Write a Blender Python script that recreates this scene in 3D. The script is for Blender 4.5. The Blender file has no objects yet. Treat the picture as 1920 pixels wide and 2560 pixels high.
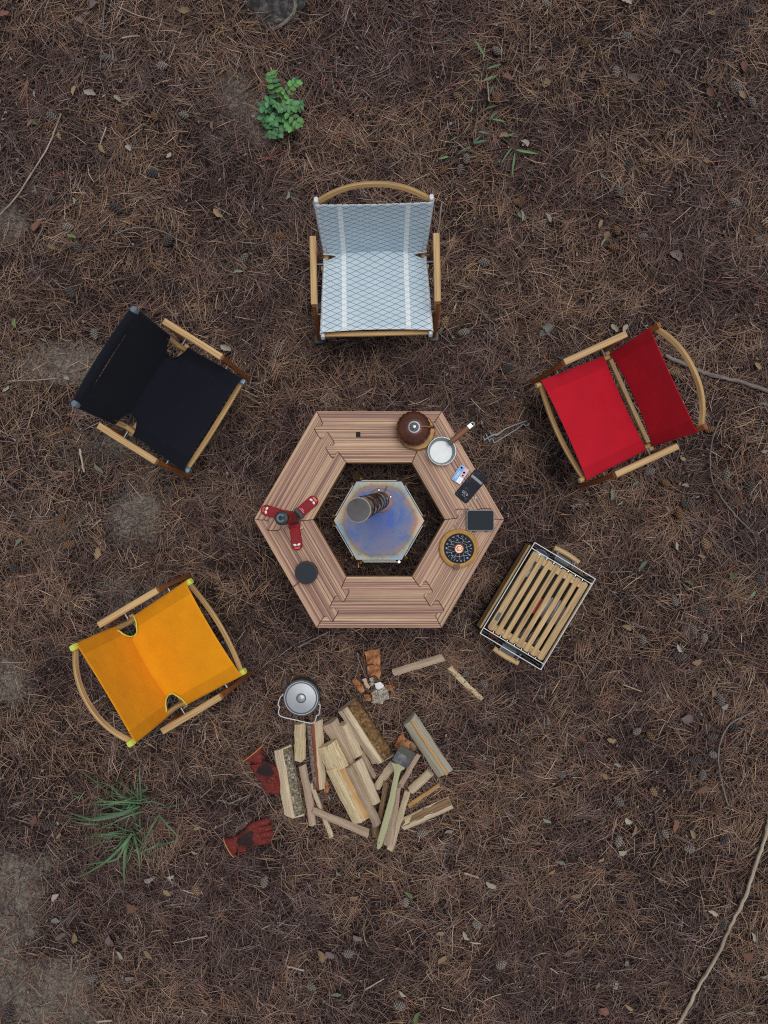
import bpy, math, random
import numpy as np
from mathutils import Vector, Matrix, Euler
R = math.radians
rng = np.random.default_rng(7)
random.seed(7)
SC = bpy.context.scene
COL = SC.collection

# ---------------------------------------------------------------- camera, sky, sun, exposure
CAMH, FPX, NX, NY = 3.6, 1775.0, 945.0, 1310.0        # height, focal length in photo pixels, nadir pixel
cam = bpy.data.cameras.new('camera'); camo = bpy.data.objects.new('camera', cam); COL.objects.link(camo)
camo.location = (0, 0, CAMH)
cam.sensor_fit = 'VERTICAL'; cam.sensor_height = 36.0; cam.lens = 36.0 * FPX / 2560.0
cam.shift_x = (960 - NX) / 2560.0; cam.shift_y = (NY - 1280) / 2560.0
cam.clip_start = 0.05; cam.clip_end = 600
SC.camera = camo
SUN_EL, SUN_AZ = 78.0, 50.0                            # azimuth measured from +Y towards +X
world = bpy.data.worlds.new('World'); SC.world = world; world.use_nodes = True
wn = world.node_tree.nodes; wl = world.node_tree.links
bg = wn['Background']
sky = wn.new('ShaderNodeTexSky'); sky.sky_type = 'NISHITA'; sky.sun_disc = False
sky.sun_elevation = R(SUN_EL); sky.sun_rotation = R(SUN_AZ)
sky.air_density = 1.0; sky.dust_density = 2.0; sky.ozone_density = 1.0
hsv = wn.new('ShaderNodeHueSaturation'); hsv.inputs['Saturation'].default_value = 0.32   # overcast: pale sky
wl.new(sky.outputs[0], hsv.inputs['Color']); wl.new(hsv.outputs[0], bg.inputs['Color'])
bg.inputs['Strength'].default_value = 0.115
sun = bpy.data.lights.new('sun', 'SUN'); suno = bpy.data.objects.new('sun', sun); COL.objects.link(suno)
sun.energy = 1.25; sun.angle = R(35); sun.color = (1.0, 0.97, 0.93)
sd = Vector((math.sin(R(SUN_AZ)) * math.cos(R(SUN_EL)), math.cos(R(SUN_AZ)) * math.cos(R(SUN_EL)), math.sin(R(SUN_EL))))
suno.rotation_euler = sd.to_track_quat('Z', 'Y').to_euler(); suno.location = sd * 20
vs = SC.view_settings; vs.view_transform = 'Standard'; vs.look = 'None'; vs.exposure = 0.0; vs.gamma = 1.0; vs.use_curve_mapping = False
SC.cycles.use_denoising = False; SC.cycles.filter_width = 1.1
SC.cycles.max_bounces = 6; SC.cycles.diffuse_bounces = 3; SC.cycles.transmission_bounces = 6

# ---------------------------------------------------------------- helpers
def W(px, py, z=0.0):
    k = FPX / (CAMH - z)
    return Vector(((px - NX) / k, (NY - py) / k, z))
def Z(x0, y0, s):
    return lambda a, b: (x0 + a / s, y0 + b / s)
def gz(x, y):
    return 0.006 * np.sin(3.1 * x + 1.3 * y + .4) + 0.005 * np.sin(-2.2 * x + 4.3 * y + 1.1) + 0.0025 * np.sin(9 * x - 7 * y) + 0.0025 * np.sin(6 * x + 11 * y + 2)

class Geo:
    def __init__(s): s.v = []; s.f = []; s.uv = []
    def add(s, o):
        n = len(s.v); s.v += o.v; s.f += [tuple(i + n for i in f) for f in o.f]; s.uv += o.uv; return s
    def xf(s, M): s.v = [M @ Vector(p) for p in s.v]; return s

def frames(path, up):
    P = [Vector(p) for p in path]; out = []
    for i, p in enumerate(P):
        t = (P[min(i + 1, len(P) - 1)] - P[max(i - 1, 0)]).normalized()
        u = Vector(up)
        if abs(t.dot(u)) > .98: u = Vector((0, 1, 0)) if abs(t.y) < .9 else Vector((1, 0, 0))
        s = t.cross(u).normalized(); out.append((p, s, s.cross(t).normalized()))
    return out
def sweep(path, sec, up=(0, 0, 1), scales=None, caps=True, closed=True, jitter=0.0, seed=0):
    g = Geo(); rd = random.Random(seed); fr = frames(path, up); n = len(sec); L = 0; per = [0]
    for i in range(n):
        a, b = sec[i], sec[(i + 1) % n]; per.append(per[-1] + math.hypot(a[0] - b[0], a[1] - b[1]))
    lens = []
    off = rd.random() * 20
    for i, (p, s, u) in enumerate(fr):
        if i: L += (p - fr[i - 1][0]).length
        lens.append(L + off)
        sc = scales[i] if scales else (1, 1)
        if not isinstance(sc, tuple): sc = (sc, sc)
        for a, b in sec:
            j1, j2 = (rd.uniform(-jitter, jitter), rd.uniform(-jitter, jitter)) if jitter else (0, 0)
            g.v.append(p + s * (a * sc[0] + j1) + u * (b * sc[1] + j2))
    m = n if closed else n - 1
    for i in range(len(fr) - 1):
        for j in range(m):
            k = (j + 1) % n
            g.f.append((i * n + j, (i + 1) * n + j, (i + 1) * n + k, i * n + k))
            g.uv.append(((lens[i], per[j] + off), (lens[i + 1], per[j] + off), (lens[i + 1], per[j + 1] + off), (lens[i], per[j + 1] + off)))
    if caps and closed:
        b = (len(fr) - 1) * n
        g.f.append(tuple(range(n))); g.uv.append(tuple((off + sec[j][0] * .2, sec[j][1] + off) for j in range(n)))
        g.f.append(tuple(b + n - 1 - j for j in range(n))); g.uv.append(tuple((off + sec[n - 1 - j][0] * .2, sec[n - 1 - j][1] + off) for j in range(n)))
    return g
def rrect(w, h, c=0.2):
    c = min(w, h) * c; a, b = w / 2, h / 2
    return [(-a + c, -b), (a - c, -b), (a, -b + c), (a, b - c), (a - c, b), (-a + c, b), (-a, b - c), (-a, -b + c)]
def circ(r, n=10, a0=0.0): return [(r * math.cos(a0 + 2 * math.pi * i / n), r * math.sin(a0 + 2 * math.pi * i / n)) for i in range(n)]
def board(p0, p1, w, h, up=(0, 0, 1), c=.18, seg=1, seed=None):
    p0, p1 = Vector(p0), Vector(p1)
    return sweep([p0.lerp(p1, i / seg) for i in range(seg + 1)], rrect(w, h, c), up, seed=random.randint(0, 9999) if seed is None else seed)
def tube(path, r, n=8, scales=None, up=(0, 0, 1)): return sweep(path, circ(r, n), up, scales=scales, seed=random.randint(0, 9999))
def catmull(pts, m=6):
    P = [Vector(p) for p in pts]; out = []
    for i in range(len(P) - 1):
        a, b, c, d = P[max(i - 1, 0)], P[i], P[i + 1], P[min(i + 2, len(P) - 1)]
        for k in range(m):
            t = k / m
            out.append(.5 * ((2 * b) + (c - a) * t + (2 * a - 5 * b + 4 * c - d) * t * t + (3 * b - a - 3 * c + d) * t ** 3))
    out.append(P[-1]); return out
def lathe(prof, n=32, cx=0, cy=0, z=0, flute=None, cap=True):
    g = Geo(); m = len(prof)
    for r, h in prof:
        for j in range(n):
            a = 2 * math.pi * j / n; q = r * (flute(a, r, h) if flute else 1)
            g.v.append(Vector((cx + q * math.cos(a), cy + q * math.sin(a), z + h)))
    for i in range(m - 1):
        for j in range(n):
            k = (j + 1) % n
            g.f.append((i * n + j, i * n + k, (i + 1) * n + k, (i + 1) * n + j))
            g.uv.append(((j / n, i / m), ((j + 1) / n, i / m), ((j + 1) / n, (i + 1) / m), (j / n, (i + 1) / m)))
    for i, rev in ((0, True), (m - 1, False)):
        f = tuple(i * n + j for j in range(n))
        if prof[i][0] > 1e-5 and cap and prof[0] != prof[-1]:
            g.f.append(f[::-1] if rev else f); g.uv.append(tuple((0, 0) for _ in f))
    return g
def prism(poly, z0, z1, bev=0.002):
    """poly counter-clockwise; chamfered top edge"""
    g = Geo(); n = len(poly); P = [Vector((p[0], p[1])) for p in poly]; ins = []
    for i in range(n):
        a, b, c = P[i - 1], P[i], P[(i + 1) % n]
        n1 = Vector((-(b - a).y, (b - a).x)).normalized(); n2 = Vector((-(c - b).y, (c - b).x)).normalized()
        m = (n1 + n2); m = m.normalized() if m.length > 1e-6 else n1
        ins.append(b + m * bev / max(.5, m.dot(n1)))
    for q, z in ((P, z0), (P, z1 - bev), (ins, z1)):
        g.v += [Vector((p.x, p.y, z)) for p in q]
    def uv(i): return (g.v[i].x, g.v[i].y)
    for k in range(2):
        for i in range(n):
            j = (i + 1) % n; f = (k * n + i, k * n + j, (k + 1) * n + j, (k + 1) * n + i); g.f.append(f); g.uv.append(tuple(uv(q) for q in f))
    f = tuple(2 * n + i for i in range(n)); g.f.append(f); g.uv.append(tuple(uv(q) for q in f))
    f = tuple(reversed(range(n))); g.f.append(f); g.uv.append(tuple(uv(q) for q in f))
    return g
def roundpoly(w, h, r, n=5, cx=0, cy=0):
    out = []
    for sx, sy, a0 in ((1, 1, 0), (-1, 1, 90), (-1, -1, 180), (1, -1, 270)):
        for i in range(n + 1):
            a = R(a0 + 90 * i / n); out.append((cx + sx * (w / 2 - r) + r * math.cos(a), cy + sy * (h / 2 - r) + r * math.sin(a)))
    return out
def disc(r, n=24): return [(r * math.cos(2 * math.pi * i / n), r * math.sin(2 * math.pi * i / n)) for i in range(n)]

def mkmesh(name, g, mat, smooth=None):
    me = bpy.data.meshes.new(name)
    me.from_pydata([tuple(v) for v in g.v], [], g.f)
    if g.uv:
        u = me.uv_layers.new(name='UVMap'); flat = [c for f in g.uv for p in f for c in p]
        if len(flat) == 2 * len(me.loops): u.data.foreach_set('uv', flat)
    me.materials.append(mat)
    if smooth:
        me.polygons.foreach_set('use_smooth', [True] * len(me.polygons))
        if smooth is not True: me.set_sharp_from_angle(angle=R(smooth))
    me.update(); return me
def tag(o, label=None, cat=None, group=None, kind=None):
    for k, v in (('label', label), ('category', cat), ('group', group), ('kind', kind)):
        if v: o[k] = v
    return o
def thing(name, label, cat, loc=(0, 0, 0), rz=0.0, group=None):
    o = bpy.data.objects.new(name, None); COL.objects.link(o); o.empty_display_size = .05
    o.location = loc; o.rotation_euler = (0, 0, rz); return tag(o, label, cat, group)
def obj(name, g, mat, parent=None, smooth=30, base=None, label=None):
    """base: world point that the vertices are measured from (children of an unrotated empty at base; top-level things)"""
    if base is not None:
        b = Vector(base); g.v = [Vector(v) - b for v in g.v]
    o = bpy.data.objects.new(name, g if isinstance(g, bpy.types.Mesh) else mkmesh(name, g, mat, smooth)); COL.objects.link(o)
    if parent is not None: o.parent = parent
    elif base is not None: o.location = base
    if label: o['label'] = label
    return o
def copy_tree(o, parent=None):
    c = o.copy(); COL.objects.link(c); c.parent = parent
    for ch in list(o.children): copy_tree(ch, c)
    return c
def center(g):
    n = len(g.v); c = Vector((sum(v.x for v in g.v) / n, sum(v.y for v in g.v) / n, min(v.z for v in g.v))); return c
def skinmesh(verts, edges, radii, squash=1.0, sub=2):
    me = bpy.data.meshes.new('tmp'); me.from_pydata([tuple(v) for v in verts], edges, []); o = bpy.data.objects.new('tmp', me); COL.objects.link(o)
    m = o.modifiers.new('s', 'SKIN'); m.use_smooth_shade = True
    for i, r in enumerate(radii): me.skin_vertices[0].data[i].radius = (r, r)
    me.skin_vertices[0].data[0].use_root = True
    s = o.modifiers.new('u', 'SUBSURF'); s.levels = sub; s.render_levels = sub
    dg = bpy.context.evaluated_depsgraph_get(); ev = o.evaluated_get(dg); m2 = ev.to_mesh()
    g = Geo(); zc = sum(v[2] for v in verts) / len(verts)
    g.v = [Vector((v.co.x, v.co.y, zc + (v.co.z - zc) * squash)) for v in m2.vertices]; g.f = [tuple(p.vertices) for p in m2.polygons]
    ev.to_mesh_clear(); bpy.data.objects.remove(o); return g
def textgeo(s, size, extrude=0.0):
    cu = bpy.data.curves.new('t', 'FONT'); cu.body = s; cu.size = size; cu.align_x = 'CENTER'; cu.align_y = 'CENTER'; cu.extrude = extrude; cu.resolution_u = 2
    o = bpy.data.objects.new('t', cu); COL.objects.link(o); dg = bpy.context.evaluated_depsgraph_get(); ev = o.evaluated_get(dg); m = ev.to_mesh()
    g = Geo(); g.v = [v.co.copy() for v in m.vertices]; g.f = [tuple(p.vertices) for p in m.polygons]
    ev.to_mesh_clear(); bpy.data.objects.remove(o); bpy.data.curves.remove(cu); return g

# ---------------------------------------------------------------- materials
def newmat(name):
    m = bpy.data.materials.new(name); m.use_nodes = True; nt = m.node_tree; return m, nt, nt.nodes['Principled BSDF']
def N(nt, t, **kw):
    n = nt.nodes.new(t)
    for k, v in kw.items():
        if k in n.inputs.keys(): n.inputs[k].default_value = v
        else: setattr(n, k, v)
    return n
def ramp(nt, stops, interp='LINEAR'):
    n = nt.nodes.new('ShaderNodeValToRGB'); e = n.color_ramp.elements; n.color_ramp.interpolation = interp
    while len(e) < len(stops): e.new(.5)
    for el, (p, c) in zip(e, stops): el.position = p; el.color = (*c, 1)
    return n
def coords(nt, kind, scale, rnd=False):
    tc = nt.nodes.new('ShaderNodeTexCoord'); mp = nt.nodes.new('ShaderNodeMapping'); mp.inputs['Scale'].default_value = scale
    nt.links.new(tc.outputs[kind], mp.inputs['Vector'])
    if rnd:
        oi = nt.nodes.new('ShaderNodeObjectInfo'); mu = N(nt, 'ShaderNodeMath', operation='MULTIPLY'); mu.inputs[1].default_value = 37.0
        nt.links.new(oi.outputs['Random'], mu.inputs[0]); nt.links.new(mu.outputs[0], mp.inputs['Location'])
    return mp
def noise(nt, vec, scale, detail=4, rough=.6, dist=0.0):
    n = N(nt, 'ShaderNodeTexNoise', Scale=scale, Detail=detail, Roughness=rough, Distortion=dist); nt.links.new(vec.outputs[0], n.inputs['Vector']); return n
def bump(nt, bs, src, strength, dist):
    b = N(nt, 'ShaderNodeBump', Strength=strength, Distance=dist); nt.links.new(src, b.inputs['Height']); nt.links.new(b.outputs[0], bs.inputs['Normal']); return b
def mixc(nt, fac, a, b, mode='MIX'):
    m = nt.nodes.new('ShaderNodeMix'); m.data_type = 'RGBA'; m.blend_type = mode
    for sock, v in ((m.inputs[0], fac), (m.inputs[6], a), (m.inputs[7], b)):
        if hasattr(v, 'is_output'): nt.links.new(v, sock)
        elif isinstance(v, (int, float)): sock.default_value = v
        else: sock.default_value = (*v, 1)
    return m.outputs[2]
def plain(name, c, rough=.5, metal=0.0, var=.12, scale=60, bumpy=.0, spec=.5, coords_kind='Object'):
    m, nt, bs = newmat(name)
    v = coords(nt, coords_kind, (1, 1, 1)); n = noise(nt, v, scale, 4)
    r = ramp(nt, [(.25, tuple(x * (1 - var) for x in c)), (.75, tuple(min(1, x * (1 + var)) for x in c))]); nt.links.new(n.outputs['Fac'], r.inputs[0])
    nt.links.new(r.outputs[0], bs.inputs['Base Color']); bs.inputs['Roughness'].default_value = rough; bs.inputs['Metallic'].default_value = metal
    bs.inputs['Specular IOR Level'].default_value = spec
    if bumpy: bump(nt, bs, n.outputs['Fac'], bumpy, .002)
    return m
def wood(name, c, dark=.55, us=5, vs_=120, rough=.55, bumpy=.25, spots=None, contrast=(.35, .7), blot=.72):
    m, nt, bs = newmat(name)
    v = coords(nt, 'UV', (us, vs_, 1), rnd=True); n = noise(nt, v, 1.0, 5, .65, .4)
    v2 = coords(nt, 'UV', (us * .5, vs_ * .16, 1), rnd=True); n2 = noise(nt, v2, 1.0, 3, .5)
    r = ramp(nt, [(contrast[0], tuple(x * y for x, y in zip(c, (dark, dark * .9, dark * .8)))), (.52, c), (contrast[1], tuple(min(1, x * 1.18) for x in c))])
    nt.links.new(n.outputs['Fac'], r.inputs[0])
    r2 = ramp(nt, [(.3, (blot, blot * .95, blot * .89)), (.7, (1.08, 1.08, 1.08))]); nt.links.new(n2.outputs['Fac'], r2.inputs[0])
    col = mixc(nt, 1.0, r.outputs[0], r2.outputs[0], 'MULTIPLY')
    if spots:
        v3 = coords(nt, 'UV', (us * 2.2, vs_ * .2, 1), rnd=True); n3 = noise(nt, v3, 1.0, 3, .6, 1.0)
        r3 = ramp(nt, [(.56, (0, 0, 0)), (.68, (1, 1, 1))]); nt.links.new(n3.outputs['Fac'], r3.inputs[0])
        col = mixc(nt, r3.outputs[0], col, spots)
    nt.links.new(col, bs.inputs['Base Color']); bs.inputs['Roughness'].default_value = rough
    bump(nt, bs, n.outputs['Fac'], bumpy, .002)
    return m
M = {}
M['ash'] = wood('light_ash_wood', (.57, .365, .155), dark=.6, us=4, vs_=160)
M['amber'] = wood('amber_oiled_wood', (.30, .105, .028), dark=.6, us=5, vs_=110, rough=.45)
M['oak'] = wood('oak_wood', (.50, .335, .15), dark=.6, us=7, vs_=140)
M['steel'] = plain('brushed_steel', (.30, .31, .33), .42, 1.0, .1, 40)
M['chrome'] = plain('bright_steel', (.42, .43, .45), .3, 1.0, .1, 25)
M['dsteel'] = plain('dark_steel', (.07, .075, .08), .5, .8, .2, 40)
M['alu'] = plain('grey_blue_cap', (.20, .25, .31), .45, .6, .1, 60)
M['blackp'] = plain('black_plastic', (.016, .018, .021), .45, 0, .2, 80)
M['lime'] = plain('lime_webbing', (.62, .66, .09), .8, 0, .12, 300, .3)
M['whiteweb'] = plain('white_webbing', (.62, .66, .7), .85, 0, .1, 300, .3)
M['brass'] = plain('brass', (.40, .26, .10), .35, 1.0, .2, 90)
M['copper'] = plain('copper', (.48, .22, .16), .3, 1.0, .15, 60)

def fabric(name, c, weave=900, rough=.9, var=.1, hem=None, hemc=.86):
    m, nt, bs = newmat(name)
    v = coords(nt, 'UV', (1, 1, 1)); n = noise(nt, v, weave, 2, .7); n2 = noise(nt, v, 9, 4, .6)
    r = ramp(nt, [(.25, tuple(x * (1 - var) for x in c)), (.75, tuple(min(1, x * (1 + var)) for x in c))]); nt.links.new(n.outputs['Fac'], r.inputs[0])
    r2 = ramp(nt, [(.3, (.9, .9, .9)), (.7, (1.06, 1.06, 1.06))]); nt.links.new(n2.outputs['Fac'], r2.inputs[0])
    col = mixc(nt, 1.0, r.outputs[0], r2.outputs[0], 'MULTIPLY')
    hgt = n.outputs['Fac']
    if hem:   # doubled cloth along both edges: a slightly deeper tone and a line of stitching
        sx = nt.nodes.new('ShaderNodeSeparateXYZ'); nt.links.new(v.outputs[0], sx.inputs[0])
        ab = N(nt, 'ShaderNodeMath', operation='ABSOLUTE'); nt.links.new(sx.outputs[0], ab.inputs[0])
        gt = N(nt, 'ShaderNodeMath', operation='GREATER_THAN'); gt.inputs[1].default_value = hem; nt.links.new(ab.outputs[0], gt.inputs[0])
        col = mixc(nt, gt.outputs[0], col, mixc(nt, 1.0, col, (hemc, hemc, hemc), 'MULTIPLY'))
        ad = N(nt, 'ShaderNodeMath', operation='ADD'); nt.links.new(gt.outputs[0], ad.inputs[0]); nt.links.new(hgt, ad.inputs[1]); hgt = ad.outputs[0]
    nt.links.new(col, bs.inputs['Base Color']); bs.inputs['Roughness'].default_value = rough; bs.inputs['Sheen Weight'].default_value = .04
    bs.inputs['Specular IOR Level'].default_value = .2
    n4 = noise(nt, v, 14, 3, .5, .6)
    ad2 = N(nt, 'ShaderNodeMath', operation='MULTIPLY_ADD'); ad2.inputs[1].default_value = 4.0; nt.links.new(n4.outputs['Fac'], ad2.inputs[0]); nt.links.new(hgt, ad2.inputs[2])
    bump(nt, bs, ad2.outputs[0], .35, .0012)
    return m
M['red'] = fabric('red_canvas', (.50, .008, .022), hem=.19)
M['yellow'] = fabric('yellow_canvas', (.80, .31, .006), hem=.19, hemc=.82)
M['navy'] = fabric('black_navy_canvas', (.0065, .0075, .014), hem=.19, var=.3)
def quilt():
    m, nt, bs = newmat('pale_blue_quilted_fabric')
    v = coords(nt, 'UV', (1, 1, 1)); sx = nt.nodes.new('ShaderNodeSeparateXYZ'); nt.links.new(v.outputs[0], sx.inputs[0])
    def ma(op, a, b=None, c=None):
        n = N(nt, 'ShaderNodeMath', operation=op)
        for i, q in enumerate((a, b, c)):
            if q is None: continue
            if hasattr(q, 'is_output'): nt.links.new(q, n.inputs[i])
            else: n.inputs[i].default_value = q
        return n.outputs[0]
    u1 = ma('MULTIPLY', sx.outputs[0], 1 / .060); v1 = ma('MULTIPLY', sx.outputs[1], 1 / .031)
    lines = None
    for op in ('ADD', 'SUBTRACT'):
        f = ma('FRACT', ma(op, u1, v1)); d = ma('ABSOLUTE', ma('SUBTRACT', f, .5)); l = ma('GREATER_THAN', d, .452)
        lines = l if lines is None else ma('MAXIMUM', lines, l)
    au = ma('ABSOLUTE', sx.outputs[0]); band = ma('LESS_THAN', ma('ABSOLUTE', ma('SUBTRACT', au, .146)), .0105)
    edge = ma('MAXIMUM', ma('GREATER_THAN', au, .236), ma('GREATER_THAN', ma('ABSOLUTE', ma('SUBTRACT', sx.outputs[1], .385)), .371))
    n2 = noise(nt, v, 7, 3)
    r2 = ramp(nt, [(.3, (.50, .62, .69)), (.7, (.60, .71, .76))]); nt.links.new(n2.outputs['Fac'], r2.inputs[0])
    col = mixc(nt, band, r2.outputs[0], (.80, .85, .86)); col = mixc(nt, edge, col, (.66, .72, .76))
    col = mixc(nt, ma('MULTIPLY', lines, ma('SUBTRACT', 1.0, ma('MULTIPLY', band, .6))), col, (.13, .20, .27))
    nt.links.new(col, bs.inputs['Base Color']); bs.inputs['Roughness'].default_value = .55; bs.inputs['Specular IOR Level'].default_value = .35
    bump(nt, bs, n2.outputs['Fac'], .25, .004)
    return m
M['quilt'] = quilt()

# ---------------------------------------------------------------- ground
SAND = [(170, 905, 140, 60, .75), (310, 1110, 150, 70, .55), (370, 1260, 110, 110, .85), (120, 1330, 110, 110, .4), (290, 1490, 70, 70, .6), (400, 1520, 60, 80, .7),
        (30, 1690, 60, 80, .7), (30, 2250, 70, 110, 1.2), (110, 2490, 130, 90, 1.5), (0, 2380, 60, 60, 1.1), (20, 560, 40, 50, 1.1),
        (590, 235, 50, 70, .75), (660, 300, 50, 80, .9), (470, 110, 90, 90, .35), (200, 1180, 120, 60, .4), (540, 330, 60, 90, .45), (130, 2140, 60, 50, .6), (370, 1790, 90, 60, .35), (210, 2530, 90, 60, .8), (1460, 1400, 40, 50, .5)]
def vn(x, y, s, seed):
    """cheap smooth value noise, numpy"""
    r = np.random.default_rng(seed).random((256, 256)); X = x * s; Y = y * s
    i = np.floor(X).astype(int); j = np.floor(Y).astype(int); fx = X - i; fy = Y - j; fx = fx * fx * (3 - 2 * fx); fy = fy * fy * (3 - 2 * fy)
    a = r[i % 256, j % 256]; b = r[(i + 1) % 256, j % 256]; c = r[i % 256, (j + 1) % 256]; d = r[(i + 1) % 256, (j + 1) % 256]
    return (a * (1 - fx) + b * fx) * (1 - fy) + (c * (1 - fx) + d * fx) * fy
def fbm(x, y, s, seed): return .5 * vn(x, y, s, seed) + .28 * vn(x, y, s * 2.1, seed + 1) + .15 * vn(x, y, s * 4.3, seed + 2) + .07 * vn(x, y, s * 9, seed + 3)
def sand(x, y):
    s = np.zeros_like(x)
    for px, py, rx, ry, a in SAND:
        c = W(px, py); s = np.maximum(s, a * np.exp(-(((x - c.x) / (rx / 493)) ** 2 + ((y - c.y) / (ry / 493)) ** 2)))
    s = s + .25 * (np.clip(fbm(x, y, 1.1, 50) - .66, 0, 1) * 4) * (np.abs(x) + np.abs(y) > 3.4)
    return np.clip(s * 1.5 * (0.0 + 1.9 * fbm(x, y, 5, 31)) + .5 * s * (vn(x, y, 38, 91) - .5) - .16, 0, .95)
ax = np.concatenate([[-150, -60, -25, -12, -8, -6, -5], np.arange(-4.0, 4.001, .05), [5, 6, 8, 12, 25, 60, 150]])
gx, gy = np.meshgrid(ax, ax, indexing='ij'); n1 = len(ax)
gv = np.stack([gx.ravel(), gy.ravel(), (gz(gx, gy) * (np.maximum(np.abs(gx), np.abs(gy)) < 30)).ravel()], 1)
idx = np.arange(n1 * n1).reshape(n1, n1)
gf = np.stack([idx[:-1, :-1], idx[1:, :-1], idx[1:, 1:], idx[:-1, 1:]], -1).reshape(-1, 4)
def bulkmesh(name, v, q, mat, cols=None):
    me = bpy.data.meshes.new(name); me.vertices.add(len(v)); me.vertices.foreach_set('co', v.astype(np.float32).ravel())
    me.loops.add(q.size); me.loops.foreach_set('vertex_index', q.astype(np.int32).ravel())
    me.polygons.add(len(q)); me.polygons.foreach_set('loop_start', np.arange(0, q.size, 4, dtype=np.int32))
    if cols is not None:
        a = me.attributes.new('tint', 'FLOAT_COLOR', 'POINT'); c4 = np.ones((len(v), 4), np.float32); c4[:, :3] = cols; a.data.foreach_set('color', c4.ravel())
    me.materials.append(mat); me.update(calc_edges=True); me.validate(); return me
def ground_mat():
    m, nt, bs = newmat('forest_floor')
    v = coords(nt, 'Object', (1, 1, 1))
    at = N(nt, 'ShaderNodeAttribute', attribute_name='tint')
    n1 = noise(nt, v, 5, 5, .6); n2 = noise(nt, v, 70, 5, .75); n3 = noise(nt, v, 330, 2, .6)
    r = ramp(nt, [(.3, (.013, .008, .008)), (.55, (.030, .019, .017)), (.75, (.065, .043, .038))]); nt.links.new(n2.outputs['Fac'], r.inputs[0])
    rz = ramp(nt, [(.35, (.75, .72, .75)), (.65, (1.15, 1.05, .95))]); nt.links.new(n1.outputs['Fac'], rz.inputs[0])
    duff = mixc(nt, 1.0, r.outputs[0], rz.outputs[0], 'MULTIPLY')
    rf = ramp(nt, [(.3, (.045, .029, .024)), (.5, (.105, .068, .053)), (.72, (.19, .125, .09))]); nt.links.new(n2.outputs['Fac'], rf.inputs[0])
    sg = nt.nodes.new('ShaderNodeSeparateColor'); nt.links.new(at.outputs['Color'], sg.inputs[0]); duff = mixc(nt, sg.outputs[1], duff, rf.outputs[0])
    rs = ramp(nt, [(.32, (.07, .056, .049)), (.48, (.20, .168, .14)), (.68, (.38, .33, .27))]); nt.links.new(n2.outputs['Fac'], rs.inputs[0])
    sx = nt.nodes.new('ShaderNodeSeparateColor'); nt.links.new(at.outputs['Color'], sx.inputs[0])
    ad = N(nt, 'ShaderNodeMath', operation='MULTIPLY_ADD'); ad.inputs[1].default_value = 1.9; ad.inputs[2].default_value = -.97; nt.links.new(n2.outputs['Fac'], ad.inputs[0])
    a2 = N(nt, 'ShaderNodeMath', operation='ADD'); nt.links.new(ad.outputs[0], a2.inputs[0]); nt.links.new(sx.outputs[0], a2.inputs[1])
    rm = ramp(nt, [(.2, (0, 0, 0)), (.7, (1, 1, 1))]); nt.links.new(a2.outputs[0], rm.inputs[0])
    nt.links.new(mixc(nt, rm.outputs[0], duff, rs.outputs[0]), bs.inputs['Base Color'])
    bs.inputs['Roughness'].default_value = .95; bs.inputs['Specular IOR Level'].default_value = .15
    a3 = N(nt, 'ShaderNodeMath', operation='ADD'); nt.links.new(n2.outputs['Fac'], a3.inputs[0]); nt.links.new(n3.outputs['Fac'], a3.inputs[1])
    bump(nt, bs, a3.outputs[0], .9, .01)
    return m
s0 = sand(gv[:, 0], gv[:, 1])
gme = bulkmesh('ground', gv, gf, ground_mat(), np.stack([s0, np.clip((np.maximum(np.abs(gv[:, 0]) - 2.45, np.abs(gv[:, 1] + .05) - 3.05)) / .5, 0, 1), s0], 1)); gme.polygons.foreach_set('use_smooth', [True] * len(gme.polygons))
ground = bpy.data.objects.new('ground', gme); COL.objects.link(ground); tag(ground, 'dark brown forest soil with pale sandy patches', kind='structure')

# ---- needle litter
def needle_mat():
    m, nt, bs = newmat('dry_pine_needle'); at = N(nt, 'ShaderNodeAttribute', attribute_name='tint')
    nt.links.new(at.outputs['Color'], bs.inputs['Base Color']); bs.inputs['Roughness'].default_value = .65; bs.inputs['Specular IOR Level'].default_value = .3
    return m
M['needle'] = needle_mat()
PAL = np.array([(.200, .118, .070), (.140, .084, .064), (.108, .065, .054), (.068, .040, .037), (.040, .024, .024), (.185, .140, .126), (.30, .22, .155), (.21, .068, .048)])
def needle_colors(x, y, n, r, warmth):
    z = fbm(x, y, 2.6, 11) + warmth; z2 = fbm(x, y, 1.7, 23)
    warm = np.clip((z - .42) * 5, 0, 1); cool = np.clip((z2 - .5) * 5, 0, 1)
    w = np.stack([.05 + 1.0 * warm, .5 + .2 * warm, .7 - .2 * warm, .7 - .55 * warm, .45 - .38 * warm, .22 + .35 * cool * (1 - warm * .5), .04 + .20 * warm, .05 + 0 * warm], 1)
    w /= w.sum(1, keepdims=True); k = (w.cumsum(1) > r.random(n)[:, None]).argmax(1)
    c = 1.13 * PAL[k] * (1 + .25 * r.standard_normal(n))[:, None]
    return np.clip(c, .012, .6)
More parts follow.
